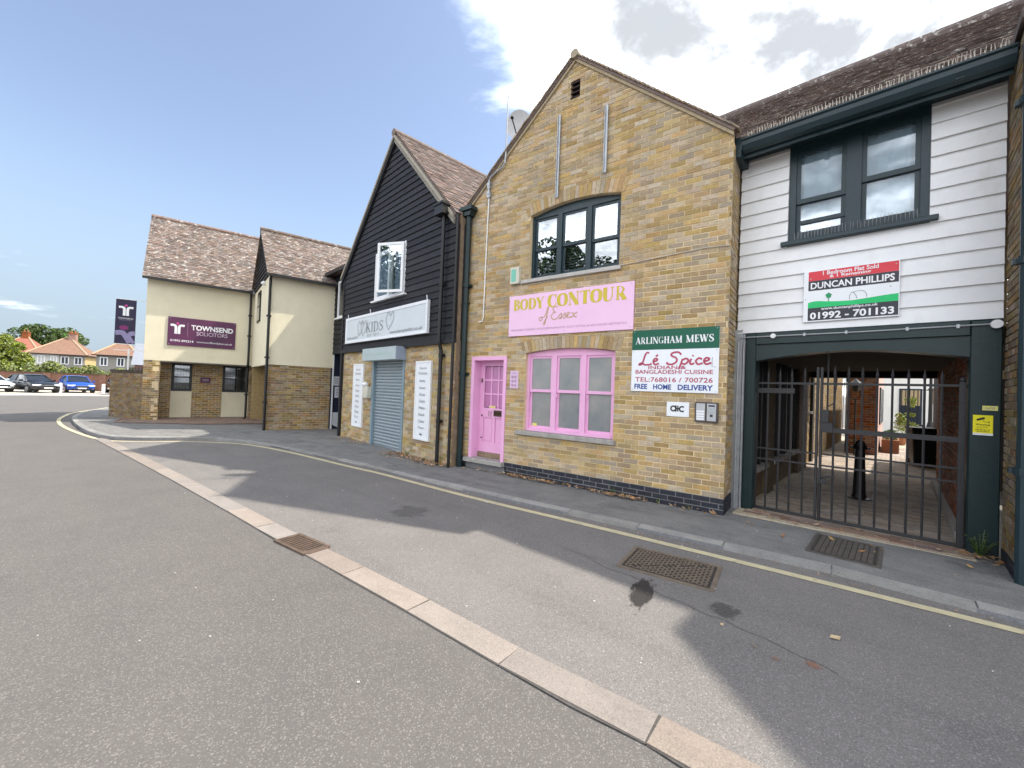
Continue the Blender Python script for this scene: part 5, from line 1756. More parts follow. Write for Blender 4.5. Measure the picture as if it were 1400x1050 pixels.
MB().box(2.02, 2.12, .0, 3.5, -.1, 2.52).build('passage_wall', brick_d, KL)
MB().box(-.25, 2.6, 2.6, 2.7, -.1, 2.52).build('passage_end', dark_in, KL)
MB().box(-.2, .14, -.02, 2.7, -.1, 2.52).build('passage_flank', mat('navy_door', (.02, .025, .05), None, 4, .5), KL)
MB().box(.14, .17, .02, .06, -.1, 2.5).build('door_jamb', white_pl, KL)
for (z0, z1, a, b, lb) in ((1.50, 1.80, .06, .44, 'upper white notice on the dark passage door'), (1.10, 1.46, .12, .38, 'lower white notice on the dark passage door'), (.10, .62, .08, .30, 'torn white sheet at the foot of the passage door')):
    nt = thing('paper_notice', lb, 'notice', FK.w(LKU + .145, z0, LKO + a), FK.a + math.pi / 2, k=FK.k)
    h = z1 - z0
    poly = [(0, 0), (b - a, 0), (b - a, h), (0, h)] if h < .5 else [(0, .12), (b - a, 0), (b - a, h), (0, h)]
    flat(nt, 'sheet', mat('paper', (.62, .64, .68), (.55, .57, .60), 9, .8), poly, -.004)
    for i in range(3 if h < .5 else 0):
        quad(nt, 'print_line', grey_l, .05, b - a - .05, h * (.25 + i * .22), h * (.25 + i * .22) + .02, -.006)

# ================================================================== RENDERED OFFICE (two wings)
T = thing('rendered_office', 'cream rendered solicitors office with brick base and weathered tile roofs', 'office', FT.w(0, 0), FT.a)
ux = (FL.o - FT.o).dot(FT.d)
uy = (FL.o - FT.o).dot(FT.n)                    # far wing offset in the office's own axes
TD = uy
wall_panel('wall', T, [(0, -.15), (1.86, -.15), (1.86, 2.10), (0, 2.10)], [], mortar, y=.03)
brickwork(T, FT, 0, 1.86, -.02, 2.08, brick_t, y=.02)
MB().box(-.04, 1.90, -.015, .2, 2.09, 4.95).build('render_front', render_m, T)
MB().box(1.80, 1.95, .2, 4.2, -.1, 4.95).box(0, 1.8, 4.0, TD, -.1, 4.95).build('outer_walls', brick_t, T)
sw_ = MB().box(0, TD, 0, .15, 2.09, 4.95).build('side_wall', render_m, T)
sw_.location = (-.04, .0, 0)
sw_.rotation_euler = (0, 0, math.pi / 2)
sw_.scale = (1, 1, 1)
sw_.location = (.11, 0, 0)
# side window and gable boards face the far wing (local -x)
wn_ = MB().box(-.075, -.04, 2.15, 2.95, 3.68, 4.78).build('window', black_m, T)
for z0 in (3.74, 4.26):
    MB().box(-.085, -.076, 2.22, 2.88, z0, z0 + .46).build('pane', g_dark, wn_)
g_apex, g_e = 6.85, 4.95
z = 4.97
while z < 6.8:
    zt = z + .15
    hw = lambda q: max(.02, (g_apex - q) / (g_apex - g_e) * (TD / 2))
    a0, a1 = TD / 2 - hw(z), TD / 2 + hw(z)
    b0, b1 = TD / 2 - hw(min(zt, 6.83)), TD / 2 + hw(min(zt, 6.83))
    MB().add([(-.09, a0, z), (-.09, a1, z), (-.055, b1, zt), (-.055, b0, zt), (.05, a0, z), (.05, a1, z), (.05, b1, zt), (.05, b0, zt)], [(3, 2, 1, 0), (0, 1, 5, 4), (1, 2, 6, 5), (2, 3, 7, 6), (3, 0, 4, 7)]).build('black_board', black_board, T)
    z += .15
MB().add([(0, .0, 4.95), (0, TD, 4.95), (0, TD / 2, 6.84), (1.9, 0, 4.95), (1.9, TD, 4.95), (1.9, TD / 2, 6.84)], [(0, 1, 2), (3, 5, 4)]).build('gable_core', dark_in, T)
slope = Vector((0, TD / 2 + .2, g_apex + .05 - 4.88))
MB().add([(-.16, -.2, 4.86), (3.9, -.2, 4.86), (3.9, TD / 2, g_apex + .03), (-.16, TD / 2, g_apex + .03), (3.9, TD + .2, 4.86), (-.16, TD + .2, 4.86)], [(0, 1, 2, 3), (3, 2, 4, 5)]).build('roof', tile_w, T)
tile_roof(T, FT, (-.17, -.21, 4.88), (1, 0, 0), slope, 4.05, slope.length, tile_w)
MB().tube([(-.17, TD / 2, g_apex + .07), (3.9, TD / 2, g_apex + .07)], .09, 10).build('ridge_tile', tile_w, T)
MB().box(-.18, 2.3, -.30, -.2, 4.82, 4.90).build('gutter', black_m, T)
MB().box(-.185, -.155, -.22, TD / 2, 4.8, 4.85)
mb = MB().add([(-.175, -.21, 4.80), (-.175, TD / 2, g_apex - .03), (-.175, TD / 2, g_apex + .06), (-.175, -.21, 4.89), (-.15, -.21, 4.80), (-.15, TD / 2, g_apex - .03), (-.15, TD / 2, g_apex + .06), (-.15, -.21, 4.89)], [(3, 2, 1, 0), (4, 5, 6, 7), (0, 1, 5, 4), (2, 3, 7, 6)])
mb.build('bargeboard', black_board, T)
downpipe(T, 'downpipe', black_m, [(-.06, -.07, .0), (-.06, -.07, 4.75), (-.06, -.2, 4.84)], .04, [(-.06, -.07, .9), (-.06, -.07, 2.3), (-.06, -.07, 3.6)])
# recess under the side wall: brick and a dark door
FTs = Frame(FT.o.x, FT.o.y, 37.8 + 90)
MB().box(.55, .7, .1, TD + 1.2, -.1, 2.09).build('recess_wall', brick_t, T)
MB().box(-.02, .55, .03, .24, -.1, 2.09).build('recess_corner', brick_t, T)
MB().box(.50, .55, 1.2, 2.1, .0, 2.05).build('side_door', mat('brown_door', (.10, .055, .035), None, 6, .6), T)
# far wing, local offset (ux, uy)
LX, LY, LW, LDp = ux, uy, 3.35, 4.4
MB().box(LX, LX + LW, LY, LY + .2, 2.15, 5.08).box(LX, LX + .15, LY + .2, LY + LDp, 2.15, 5.08).build('render_front', render_m, T)
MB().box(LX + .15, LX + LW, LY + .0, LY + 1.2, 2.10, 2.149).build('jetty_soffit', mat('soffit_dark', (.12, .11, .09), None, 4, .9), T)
MB().box(LX, LX + 5, LY + LDp, LY + LDp + .1, -.1, 5.08).build('outer_walls', brick_t, T)
FLb = Frame(*(FL.w(0, 0, 0)).xy, 37.8)


def sub_brick(name, x, y, w, h, m, mort, fr, holes=(), rz=0):
    """a brick panel as a part, its bricks joined below it"""
    o = MB().box(0, w, .012, .2, -.12, h).build(name, mort, T) if not holes else wall_panel(name, T, [(0, -.12), (w, -.12), (w, h), (0, h)], [[(a, c), (a, d), (b, d), (b, c)] for a, b, c, d in holes], mort)
    o.location = (x, y, 0)
    o.rotation_euler = (0, 0, rz)
    brickwork(o, fr, 0, w, -.02, h - .01, m, holes)
    return o


sub_brick('corner_pier', LX, LY, .45, 2.15, brick_t, mortar, FL)
o = sub_brick('pier_side', LX + .45, LY, .45, 2.15, brick_t, mortar, FL, rz=math.pi / 2)
sub_brick('ground_floor_wall', LX, LY + 1.0, 3.6, 2.15, brick_t, mortar, FL, holes=[(.735, 1.365, .02, 2.15), (2.325, 3.215, .02, 2.15)])
for (a, b) in ((.735, 1.365), (2.325, 3.215)):
    MB().box(LX + a, LX + b, LY + 1.02, LY + 1.1, .02, 1.06).build('apron_panel', render_m, T)
    w_ = sash_window(T, LX + a, LX + b, 1.06, 2.13, LY + 1.02, black_m, 1, rail=.5, fw=.05, sw=.04, pane=g_dark)
    mb = MB()
    for i in range(int((b - a - .16) / .09)):
        x = LX + a + .09 + i * .09
        mb.obox((x + .04, LY + 1.19, 1.6), (.038, .012, 0), (-.0005, .002, 0), (0, 0, .5))
    mb.build('vertical_blind', curtain_m, w_)
    MB().box(LX + a, LX + b, LY + 1.45, LY + 1.5, 1.0, 2.15).build('room_backing', dark_in, w_)
L_apex, L_e = 7.75, 5.06
sl2 = Vector((0, 2.2 + .22, L_apex + .05 - 4.99))
MB().add([(LX - .12, LY - .22, 4.97), (LX + 4.2, LY - .22, 4.97), (LX + 4.2, LY + 2.2, L_apex + .03), (LX - .12, LY + 2.2, L_apex + .03), (LX + 4.2, LY + 4.6, 4.97), (LX - .12, LY + 4.6, 4.97)], [(0, 1, 2, 3), (3, 2, 4, 5)]).build('roof', tile_w, T)
tile_roof(T, FT, (LX - .13, LY - .23, 4.99), (1, 0, 0), sl2, 4.3, sl2.length, tile_w)
MB().tube([(LX - .13, LY + 2.2, L_apex + .07), (LX + 4.2, LY + 2.2, L_apex + .07)], .09, 10).build('ridge_tile', tile_w, T)
MB().add([(LX + .0, LY, 5.07), (LX + .0, LY + LDp, 5.07), (LX + .0, LY + 2.2, 7.74)], [(0, 1, 2)]).build('gable_face', render_m, T)
MB().box(LX - .12, LX + LW, LY - .32, LY - .22, 4.94, 5.02).build('gutter', black_m, T)
MB().box(LX + LW - .25, LX + LW + .25, LY - .34, LY + .05, 4.92, 5.0).build('valley_lead', galv, T)
downpipe(T, 'downpipe', black_m, [(LX + 3.07, LY - .07, 4.95), (LX + 3.07, LY - .07, 2.2), (LX + 3.07, LY + .04, 2.05), (LX + 3.07, LY + .06, .1), (LX + 2.95, LY + .0, -.0)], .04, [(LX + 3.07, LY - .07, 3.3), (LX + 3.07, LY - .07, 4.1), (LX + 3.07, LY + .06, 1.0)])
pq = board('office_plaque', 'small plum name plaque between the ground floor office windows', 'sign', FL, 1.62, 1.94, 1.40, 1.62, purple_s, th=.02, off=1.0)
text(pq, 'TOWNSEND', .05, .27, .12, .15, white_l, -.002)
text(pq, 'SOLICITORS', .06, .26, .07, .095, white_l, -.002)
lt = thing('security_light', 'small white security light under the black gable', 'lamp', FT.w(-.10, 4.78, 1.2), FT.a)
MB().lathe([(.03, 0), (.08, .04), (.08, .09), (.02, .14)], (0, 0, 0), 10).build('lamp_body', white_pl, lt)


def figure_logo(r, x, z, s_, m, head, y):
    """two hooked strokes and a dot"""
    w = .20
    L = lambda k: [(x + k * .52 * s_, z + .80 * s_), (x + k * .30 * s_, z + .81 * s_), (x + k * .16 * s_, z + .74 * s_), (x + k * .12 * s_, z + .55 * s_), (x + k * .12 * s_, z)]
    strokes(r, [[(p[0], p[1], w * s_) for p in L(-1)], [(p[0], p[1], w * s_) for p in L(1)]], 0, 0, 1, 1, m, y, name='emblem')
    MB().add([(x + .11 * s_ * math.cos(a), y - .0008, z + .99 * s_ + .11 * s_ * math.sin(a)) for a in [2 * math.pi * i / 14 for i in range(14)]], [tuple(range(14))]).build('emblem_dot', head, r)


ts = board('solicitors_sign', 'plum TOWNSEND SOLICITORS sign on cream rendered wall', 'sign', FL, .605, 2.62, 2.725, 3.745, purple_s, th=.04)
figure_logo(ts, .27, .42, .38, white_l, magenta, -.002)
quad(ts, 'divider', mauve, .555, .562, .36, .86, -.0015)
text(ts, 'TOWNSEND', .66, 1.93, .60, .79, white_l, -.002, bold=.03)
text(ts, 'SOLICITORS', .82, 1.76, .42, .56, mat('pale_lilac', (.62, .52, .62), None, 3, .4), -.002)
text(ts, '01992 892214', .08, .74, .14, .215, white_l, -.002, bold=.015)
text(ts, 'townsendfamilylaw.co.uk', .83, 1.92, .13, .22, white_l, -.002)
for x_, z_ in ((.05, .05), (1.96, .05), (.05, .97), (1.96, .97)):
    MB().tube([(x_, -.006, z_), (x_, 0, z_)], .014, 8).build('screw', galv, ts)
bn = thing('wall_banner', 'night blue vertical banner with white emblem on wall brackets', 'banner', FL.w(-.82, 2.68, .5), FL.a)
MB().box(0, .53, -.008, .008, 0, 1.54).build('cloth', navy_s, bn)
figure_logo(bn, .265, .98, .36, white_l, magenta, -.011)
text(bn, 'TOWNSEND', .07, .46, .86, .91, white_l, -.011)
text(bn, 'SOLICITORS', .10, .42, .81, .845, mauve_b, -.011)
strokes(bn, [[(.02, .36, .16), (.20, .38, .16), (.30, .20, .12), (.38, .03, .12)], [(.52, .38, .15), (.42, .36, .15), (.36, .26, .12), (.46, .10, .10), (.50, .03, .08)]], 0, 0, 1, 1, mauve_b, -.0105, .1)
MB().add([(.23 + .12 * math.cos(a), -.012, .56 + .08 * math.sin(a)) for a in [2 * math.pi * i / 14 for i in range(14)]], [tuple(range(14))]).build('emblem_dot', mat('dim_magenta', (.22, .03, .14), None, 3, .5), bn)
MB().tube([(0, 0, 1.55), (.86, 0, 1.57)], .014, 6).tube([(-.02, 0, -.01), (.60, 0, -.02)], .012, 6).tube([(.0, .0, -.23), (.86, 0, -.21)], .012, 6).build('bracket', white_pl, bn)

# red block paving by the office
rp_ = struct('block_paving', MB().slab([tuple(FL.w(u, 0, o_).xy) for u, o_ in ((-.6, -.9), (1.5, -1.95), (4.2, -2.25), (5.2, -1.2), (5.6, 1.2), (-.5, 1.2))], -.1, .050), mat('paver_bed', (.12, .09, .08), None, 10, .9))
mb = MB()
for j in range(34):
    for i in range(30):
        u, o_ = -.6 + i * .21 + (.105 if j % 2 else 0), -2.30 + j * .105
        lo = -.9 - .5 * (u + .6) if u < 1.5 else (-1.95 - .11 * (u - 1.5) if u < 4.2 else -2.25 + 1.0 * (u - 4.2))
        if o_ < lo + .03 or u > 5.25:
            continue
        c = [FL.w(u + a, 0, o_ + b) for a, b in ((.003, .003), (.204, .003), (.204, .1), (.003, .1))]
        h = .058 + random.uniform(-.003, .003)
        mb.add([(p.x, p.y, h) for p in c] + [(p.x, p.y, .04) for p in c], [(0, 1, 2, 3), (0, 4, 5, 1), (1, 5, 6, 2), (2, 6, 7, 3), (3, 7, 4, 0)])
mb.build('paving_bricks', paver_m, rp_, kind='stuff')

# garden wall left of the office
g0, g1 = ground(148, 570, .03), FL.w(-.006, .03, .14)
gv = g1 - g0
gang = math.atan2(gv.y, gv.x)
gw = thing('garden_wall', 'weathered brick boundary wall with dark coping beside the office', 'wall', (g0.x, g0.y, .0), gang)
L = Vector((gv.x, gv.y)).length
MB().box(0, L, .012, .22, -.1, 1.70).build('core', brick_d, gw)
FGW = Frame(g0.x, g0.y, math.degrees(gang))
brickwork(gw, FGW, 0, L, .0, 1.66, brick_d)
for i in range(int(L / .11)):
    MB().box(.0 + i * .11, .1 + i * .11, -.02, .24, 1.68, 1.785).build('coping_brick', mat('coping_dark', (.075, .06, .045), (.05, .04, .03), 9, .9, .4, 60, rnd=.3), gw)
#PART4
# ================================================================== FAR SIDE OF THE ROAD
fp_ = [ground(x, y, RZ) for x, y in ((-60, 540.5), (40, 540.5), (160, 542), (160, 536), (60, 532.5), (-60, 529))]
struct('far_pavement', MB().add([(p.x, p.y, RZ + .006) for p in fp_], [tuple(range(6))]), mat('pale_concrete', (.50, .45, .38), (.42, .38, .32), .8, .9))
bw0, bw1 = Vector((-60, 33.5, 0)), Vector((-30, 45.5, 0))
bv = bw1 - bw0
bwl = thing('boundary_wall', 'long low red brick boundary wall behind the parked cars', 'wall', bw0, math.atan2(bv.y, bv.x))
far_brick = mat('far_brick', (.24, .125, .085), (.17, .09, .065), 3, .9)
MB().box(0, bv.length, 0, .25, -.1, 1.52).build('wall', far_brick, bwl)
for i in range(8):
    MB().box(i * 4.1, i * 4.1 + .5, -.12, 0, -.1, 1.56).build('pier', far_brick, bwl)
MB().box(-.05, bv.length + .05, -.06, .31, 1.52, 1.62).build('coping', mat('coping_brown', (.12, .075, .05), None, 8, .9), bwl)
hg = thing('hedge', 'rough yellow green hedge growing above the boundary wall', 'hedge', bw0 + Vector((-3, 3.5, 0)), math.atan2(bv.y, bv.x))
rg = random.Random(5)
hc = [((x * .25 + rg.uniform(-.3, .3), rg.uniform(-.7, .7), rg.uniform(.9, 2.3)), rg.uniform(.40, .75)) for x in range(135)]
leaves(24000, clump_fn(hc), .15, 6).build('foliage', mat('hedge_leaf', (.24, .27, .08), (.16, .21, .05), 2, .6, rnd=.45, hue=.03), hg)
MB().box(0, 33, -.3, .3, 0, 1.2).build('stems', bark, hg)


def far_house(label, px, Z, fl, sl__, ez, az, wm, rm, sm, wins, chim):
    x = (px - CX) / FPX * Z
    yaw = R(30)
    h = thing('hipped_house', label, 'house', (x, Z, 0), yaw, 'hipped houses across the road')
    MB().box(-fl, 0, 0, sl__, -.1, ez).build('wall', wm, h)
    if sm:
        MB().box(.001, .03, 0, sl__, -.1, ez).build('side_wall', sm, h)
    o_ = .4
    rl = max(.5, fl / 2 - 1)
    c1, c2 = -fl / 2 - rl / 2 * (1 if fl > 7 else .3), -fl / 2 + rl / 2 * (1 if fl > 7 else .3)
    v = [(-fl - o_, -o_, ez), (o_, -o_, ez), (o_, sl__ + o_, ez), (-fl - o_, sl__ + o_, ez), (c1, sl__ / 2, az), (c2, sl__ / 2, az)]
    rf = MB().add(v, [(0, 1, 5, 4), (1, 2, 5), (2, 3, 4, 5), (3, 0, 4), (0, 3, 2, 1)]).build('roof', rm, h)
    MB().tube([v[1], v[5]], .14, 6).tube([v[5], v[4]], .14, 6).tube([v[0], v[4]], .14, 6).build('hip_tile', mat('hip_pale', (.42, .30, .20), None, 5, .9), rf)
    MB().box(-fl - o_, o_, -o_ - .06, -o_, ez - .14, ez).box(o_, o_ + .06, -o_, sl__ + o_, ez - .14, ez).build('gutter', black_pl, h)
    for cx_ in chim:
        c = MB().box(cx_ - .45, cx_ + .45, sl__ / 2 - .5, sl__ / 2 + .5, az - 1.2, az + .75).box(cx_ - .52, cx_ + .52, sl__ / 2 - .57, sl__ / 2 + .57, az + .75, az + .9).build('chimney', brick_r, rf)
        for k in (-.22, .22):
            MB().lathe([(.13, 0), (.11, .45)], (cx_ + k, sl__ / 2, az + .9), 8).build('chimney_pot', mat('terracotta', (.32, .14, .07)), rf)
    for (a, b) in wins:
        w_ = MB().box(a, a + .12, -.05, 0, ez - 1.65, ez - .35).box(b - .12, b, -.05, 0, ez - 1.65, ez - .35).box(a + .12, b - .12, -.05, 0, ez - .47, ez - .35).box(a + .12, b - .12, -.05, 0, ez - 1.65, ez - 1.53).box((a + b) / 2 - .05, (a + b) / 2 + .05, -.05, 0, ez - 1.53, ez - .47).build('window', white_pl, h)
        MB().box(a + .12, b - .12, -.02, -.01, ez - 1.53, ez - .47).build('pane', mat('far_pane', (.05, .06, .07), None, 3, .1), w_)
    return h


roof_red = mat('roof_red', (.32, .125, .085), (.24, .10, .07), 3, .9)
roof_br = mat('roof_rust', (.25, .145, .10), (.18, .11, .08), 3, .9)
hw_c = mat('house_cream', (.66, .58, .40), None, 2, .9)
hw_g = mat('house_pebbledash', (.30, .29, .26), (.24, .23, .2), 6, .9)
hw_w = mat('house_pale', (.55, .56, .52), None, 2, .9)
hw_y = mat('house_yellow_end', (.52, .38, .18), None, 2, .9)  # end wall coloured yellower and brighter than the front
far_house('red roofed hipped house with cream walls across the road', 52, 80, 6.5, 7.5, 5.0, 8.6, hw_c, roof_red, None, [(-3.6, -2.4), (-1.6, -.5)], [-3.2])
hb = far_house('long hipped house with yellow end wall across the road', 115, 70, 6.4, 7.0, 4.75, 7.7, hw_g, roof_br, hw_y, [(-2.9, -1.9), (-1.3, -.3), (-5.6, -4.7), (-4.1, -3.3)], [-2.6])
MB().box(-6.4, -3.1, -.03, -.001, -.1, 4.75).build('pale_wall', hw_w, hb)
far_house('small hipped house just left of the banner across the road', 186, 64, 4.6, 6.0, 4.6, 7.0, hw_g, roof_br, None, [(-4.2, -3.3), (-2.3, -1.4)], [])
rbx = thing('red_brick_house', 'red brick gable end with slate roof glimpsed behind garden wall', 'house', ((183 - CX) / FPX * 34, 34, 0), R(36))
MB().box(0, 3, 0, 4, -.1, 2.6).build('wall', brick_r, rbx)
MB().add([(-.2, -.2, 2.5), (3.2, -.2, 2.5), (3.2, 2, 4.4), (-.2, 2, 4.4), (3.2, 4.2, 2.5), (-.2, 4.2, 2.5)], [(0, 1, 2, 3), (3, 2, 4, 5)]).build('roof', mat('slate', (.24, .26, .30), None, 5, .8), rbx)
MB().box(.8, 1.3, -.04, 0, 1.0, 2.1).build('window', white_pl, rbx)
fr_ = thing('black_railing', 'black metal railing showing above the garden wall', 'railing', (g0.x - 2.2, g0.y + 3.0, 0), gang)
for i in range(9):
    MB().tube([(i * .22, 0, 0), (i * .22, 0, 1.95)], .02, 6).build('upright', black_m, fr_)
for z in (.3, 1.9):
    MB().box(-.02, 1.8, -.02, .02, z - .02, z + .02).build('rail', black_m, fr_)
for i in range(2):
    pw_ = tag(MB().tube([(0, 0, 0), (0, 0, 2.7)], .03, 8).build('steel_post', white_pl), ['slim white steel post left of the wall banner foot', 'slim white steel post right behind the garden wall'][i], 'post')
    pw_.location = (g0.x - 1.6 + i * .9, g0.y + 2.4 + i * .3, 0)

tree('broadleaf_tree', 'left round green tree rising behind the red roofed house', ((50 - CX) / FPX * 98, 98, 0), 3.6, 5.5, 12.6, 34, 1.5, 9000, .30, leaf_g, 21)
tree('broadleaf_tree', 'right lower green tree rising behind the hipped houses', ((88 - CX) / FPX * 100, 100, 0), 3.4, 5.0, 11.5, 30, 1.5, 8000, .30, leaf_g, 22)
tree('conifer_bush', 'bright yellow green conifer at the left edge of the picture', ((2 - CX) / FPX * 43, 43, 0), 2.0, .3, 5.0, 70, .75, 19000, .14, leaf_y, 23, ry=2.0, cat='tree')
tree('roadside_tree', 'tall leafy tree reflected in the upper shop window', (-17.5, -1.6, 0), 3.2, 4.2, 11.5, 34, 1.15, 9000, .17, leaf_dk, 24)

for (px_, py_, lb) in ((82, 537, 'white bollard between the black car and the blue car'), (141, 538, 'white bollard right of the blue car')):
    p = ground(px_, py_, RZ)
    b = thing('bollard', lb, 'bollard', (p.x, p.y, RZ), 0, 'white bollards along the far kerb')
    MB().lathe([(.12, 0), (.12, .74), (.10, .80), (.03, .83)], (0, 0, 0), 12).build('post', white_pl, b)
    MB().lathe([(.123, .60), (.123, .68)], (0, 0, 0), 12).build('band', mat('reflective_band', (.55, .55, .55), None, 4, .3), b)


# ------------------------------------------------------------------ parked cars
def car(label, front_px, heading, m, plate=(.75, .75, .72)):
    f = ground(front_px[0], front_px[1], RZ)
    h = Vector((math.cos(R(heading)), math.sin(R(heading)), 0))
    c = Vector((f.x, f.y, RZ)) - h * 2.1
    t = thing('parked_car', label, 'car', c, R(heading), 'cars parked in front of the boundary wall')
    st_ = [(-2.08, .55, .42, .86, .90), (-2.0, .76, .30, .96, 1.0), (-1.5, .86, .22, 1.0, 1.03), (-.6, .89, .20, .97, 1.0), (.4, .89, .20, .94, .97), (.9, .89, .20, .92, .97), (1.5, .87, .22, .82, .88), (1.85, .80, .26, .70, .77), (2.03, .66, .30, .60, .66), (2.1, .50, .36, .52, .54)]
    mb = MB()
    for (x, w, zb, zs, zc) in st_:
        half = [(w * .86, zb), (w, zb + .12), (w * 1.01, (zb + zs) / 2), (w * .98, zs - .06), (w * .90, zs), (w * .5, (zs + zc) / 2 + .01)]
        mb.v += [(x, y, z) for y, z in half] + [(x, 0, zc)] + [(x, -y, z) for y, z in reversed(half)]
    n = 13
    for i in range(len(st_) - 1):
        for j in range(n):
            mb.f.append((i * n + j, (i + 1) * n + j, (i + 1) * n + (j + 1) % n, i * n + (j + 1) % n))
    mb.f += [tuple(range(n)), tuple(range((len(st_) - 1) * n, len(st_) * n))[::-1]]
    mb.build('body', m, t, smooth=True)
    cab = [(-1.78, .70, .98, .66, 1.02), (-1.25, .76, .98, .60, 1.36), (-.5, .79, .96, .62, 1.45), (.15, .79, .95, .60, 1.42), (.75, .76, .93, .66, 1.10), (1.05, .72, .92, .70, .95)]
    mb = MB()
    for (x, w0, z0, w1, z1) in cab:
        mb.v += [(x, w0, z0), (x, w1, z1), (x, -w1, z1), (x, -w0, z0)]
    for i in range(5):
        for j in range(3):
            mb.f.append((i * 4 + j, (i + 1) * 4 + j, (i + 1) * 4 + j + 1, i * 4 + j + 1))
    mb.build('windows', mat('car_glass', (.02, .025, .03), None, 2, .05, spec=.8), t)
    mb = MB()
    rf = [(-1.40, .60, 1.33), (-1.0, .61, 1.44), (-.5, .62, 1.475), (.0, .61, 1.465), (.25, .595, 1.42)]
    for (x, w, z) in rf:
        mb.v += [(x, w, z - .035), (x, w * .5, z + .005), (x, -w * .5, z + .005), (x, -w, z - .035)]
    for i in range(4):
        for j in range(3):
            mb.f.append((i * 4 + j, (i + 1) * 4 + j, (i + 1) * 4 + j + 1, i * 4 + j + 1))
    mb.build('roof_panel', m, t, smooth=True)
    mb = MB()
    for s_ in (-1, 1):
        mb.tube([(.25, s_ * .60, 1.41), (.78, s_ * .665, 1.11), (1.05, s_ * .73, .94)], .035, 6).tube([(-.42, s_ * .625, 1.45), (-.42, s_ * .80, .97)], .04, 6).tube([(-1.38, s_ * .60, 1.33), (-1.80, s_ * .70, 1.0)], .05, 6).tube([(-1.38, s_ * .605, 1.36), (-.5, s_ * .63, 1.455), (.25, s_ * .60, 1.41)], .03, 6)
    mb.build('pillars', m, t)
    for s_ in (-1, 1):
        for x in (-1.32, 1.32):
            w_ = MB().tube([(x, s_ * .68, .31), (x, s_ * .90, .31)], .315, 20).build('wheel', black_pl, t)
            MB().tube([(x, s_ * .895, .31), (x, s_ * .912, .31)], .20, 12).build('rim', alu, w_)
        MB().obox((1.93, s_ * .60, .64), (.09, -s_ * .10, 0), (.02, s_ * .13, 0), (-.02, 0, .055)).build('headlight', mat('headlight_glass', (.75, .78, .8), None, 4, .15, spec=.7), t)
        MB().obox((.72, s_ * .97, .98), (.06, 0, 0), (0, .09, 0), (0, 0, .07)).build('mirror', m, t, bevel=.02)
        MB().box(.0, .16, s_ * .895 - .01, s_ * .895 + .01, .80, .83).build('door_handle', alu, t)
        MB().obox((-2.02, s_ * .62, .80), (.04, 0, 0), (.0, .13, 0), (0, 0, .07)).build('tail_light', red_s, t)
    gr = MB().box(2.03, 2.125, -.42, .42, .47, .60).build('grille', black_pl, t, bevel=.02)
    MB().box(2.12, 2.13, -.44, .44, .60, .615).box(2.12, 2.13, -.40, .40, .455, .47).build('grille_trim', alu, gr)
    MB().box(1.98, 2.10, -.60, .60, .24, .36).build('bumper_intake', black_pl, t, bevel=.02)
    MB().box(2.126, 2.14, -.26, .26, .36, .46).build('number_plate', mat('plate_white', plate, None, 3, .4), t)
    return t


car('black hatchback parked left of the white bollard', (66, 537.6), -17, mat('paint_black', (.012, .013, .016), None, 2, .22, coat=.6))
car('bright blue car parked beside the white bollard', (112, 537.6), -33, mat('paint_blue', (.012, .075, .42), None, 2, .25, coat=.6))
car('silver white car nose at the left edge of the picture', (3, 536.5), -12, mat('paint_silver', (.55, .60, .62), None, 2, .28, coat=.5, metal=.2))
car('dark maroon car mostly hidden behind the garden wall', (176, 538.6), -35, mat('paint_maroon', (.035, .012, .014), None, 2, .25, coat=.6))

# ================================================================== SMALL THINGS ON THE GROUND
rg = random.Random(31)
mb = MB()


def dry_leaf(mb, p, s_):
    a = rg.uniform(0, 6.28)
    ux_ = Vector((math.cos(a), math.sin(a), rg.uniform(-.3, .5))) * s_
    uy_ = Vector((-math.sin(a), math.cos(a), rg.uniform(-.3, .3))) * s_ * .5
    c = Vector(p) + Vector((0, 0, s_ * .45 + .004))
    mb.add([c - ux_, c + uy_ - Vector((0, 0, s_ * .1)), c + ux_, c - uy_ - Vector((0, 0, s_ * .1))], [(0, 1, 2, 3)])


for (fr_f, u0, u1, n, d) in ((FP, -4.6, 0, 170, .10), (FP, -3.6, -2.6, 120, .07), (FP, -1.9, -1.1, 130, .08), (FK, -1.7, .35, 520, .22), (FK, -4.9, -3.2, 110, .15), (FG, 2.05, 2.33, 60, .14), (FG, -.1, 2.2, 50, .45)):
    for i in range(n):
        p = fr_f.w(rg.uniform(u0, u1), 0, -abs(rg.gauss(0, d)) - .03)
        p.z = max(khz(p), 0) + .008
        dry_leaf(mb, p, rg.uniform(.016, .042))
kl = resample(offset(KERB, -.10), .05)
for p in kl:
    if -9 < p.x < 4 and rg.random() < .8:
        q = p + Vector((rg.gauss(0, .05), rg.gauss(0, .05), RZ + .004))
        dry_leaf(mb, q, rg.uniform(.007, .018))
fl_ = mb.build('fallen_leaves', leaf_dry)
fl_['kind'] = 'stuff'
tag(fl_, 'dry brown leaves gathered along the wall feet and kerb', 'leaves')
mb = MB()
for i in range(80):
    p = Vector((rg.uniform(-5, 4.5), rg.uniform(2.2, 8), RZ + .006))
    s_ = rg.uniform(.003, .007)
    mb.obox(p, (s_, s_ * .4, 0), (-s_ * .3, s_ * .6, 0), (0, 0, .003))
gs = mb.build('gravel_specks', mat('pale_grit', (.60, .58, .54), None, 5, .9))
gs['kind'] = 'stuff'
tag(gs, 'pale grit and litter specks scattered on the tarmac', 'grit')
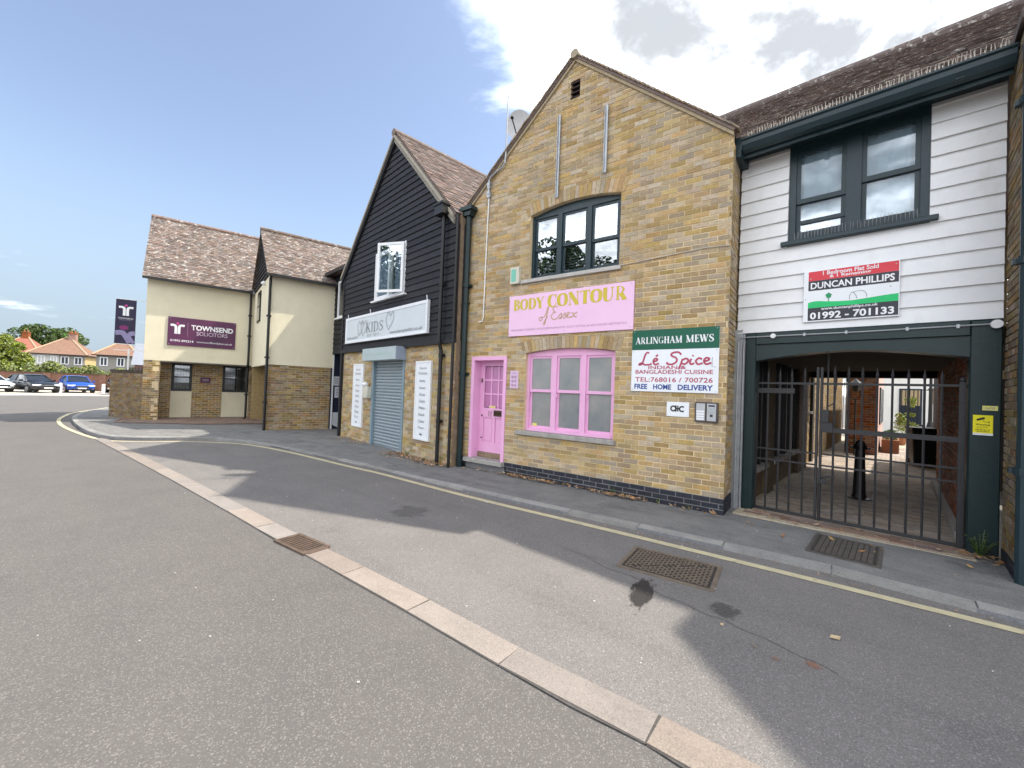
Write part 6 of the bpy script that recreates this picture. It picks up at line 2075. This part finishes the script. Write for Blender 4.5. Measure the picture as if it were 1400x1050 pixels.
for (px_, py_, s_, m_, nm, lb, ct) in ((1142, 875, .042, mat('leaf_tan', (.50, .39, .25), (.38, .27, .15), 60, .7), 'fallen_leaf', 'single curled tan leaf lying in the lane', 'leaf'),
                                       (987, 857, .016, mat('leaf_tan', (.5, .4, .2)), 'fallen_leaf', 'tiny yellow leaf in the lane below the inspection cover', 'leaf'),
                                       (1032, 887, .018, mat('leaf_tan', (.5, .4, .2)), 'fallen_leaf', 'small tan leaf left of the orange brick stain', 'leaf'),
                                       (664, 688, .055, mat('paper', (.7, .7, .7)), 'paper_scrap', 'white paper scrap beside the yellow line by the pink door', 'litter')):
    p = ground(px_, py_, RZ)
    o = tag(MB().add([(-s_, 0, .012), (-s_ * .3, s_ * .5, .02), (s_, s_ * .1, .016), (s_ * .3, -s_ * .5, .006), (0, 0, .008)], [(0, 1, 4), (1, 2, 4), (2, 3, 4), (3, 0, 4)]).build(nm, m_), lb, ct)
    o.location = (p.x, p.y, RZ + .006)
    o.rotation_euler = (0, 0, rg.uniform(0, 3))

def weed(loc, label, h, n, seed):
    w_ = thing('weed', label, 'plant', loc)
    rg2 = random.Random(seed)
    st2, lf = MB(), MB()
    for i in range(n):
        a = rg2.uniform(0, 6.28)
        r = rg2.uniform(.15, .55) * h
        hh = h * rg2.uniform(.5, 1)
        tip = Vector((math.cos(a) * r, math.sin(a) * r, hh))
        st2.tube([(0, 0, 0), tuple(tip * .5 + Vector((0, 0, hh * .1))), tuple(tip)], .003, 4)
        for k in range(9):
            t = .25 + .75 * k / 8
            c = tip * t
            b = rg2.uniform(0, 6.28)
            d = Vector((math.cos(b), math.sin(b), rg2.uniform(-.1, .5))) * h * .13
            s2 = Vector((-math.sin(b), math.cos(b), 0)) * h * .035
            lf.add([c, c + d * .5 + s2, c + d, c + d * .5 - s2], [(0, 1, 2, 3)])
    st2.build('stem', leaf_g, w_)
    lf.build('leaf', leaf_g, w_)


weed(FG.w(2.19, -.01, -.10), 'bushy green weed at the foot of the right gate post', .30, 14, 1)
weed(FP.w(-1.55, -.0, -.05), 'small green weed at the plinth below the pink window', .12, 6, 2)
weed(FP.w(-.85, -.01, -.05), 'low weed on the pavement edge below the intercom', .09, 6, 3)
weed(FP.w(-.42, -.01, -.05), 'tiny weed near the right corner of the blue brick plinth', .07, 5, 4)
weed(FK.w(-1.2, .02, -.06), 'green weed tuft at the wall foot by the roller shutter', .18, 9, 5)
weed(FK.w(-.5, .01, -.06), 'straggly weed left of the black downpipe', .15, 8, 6)
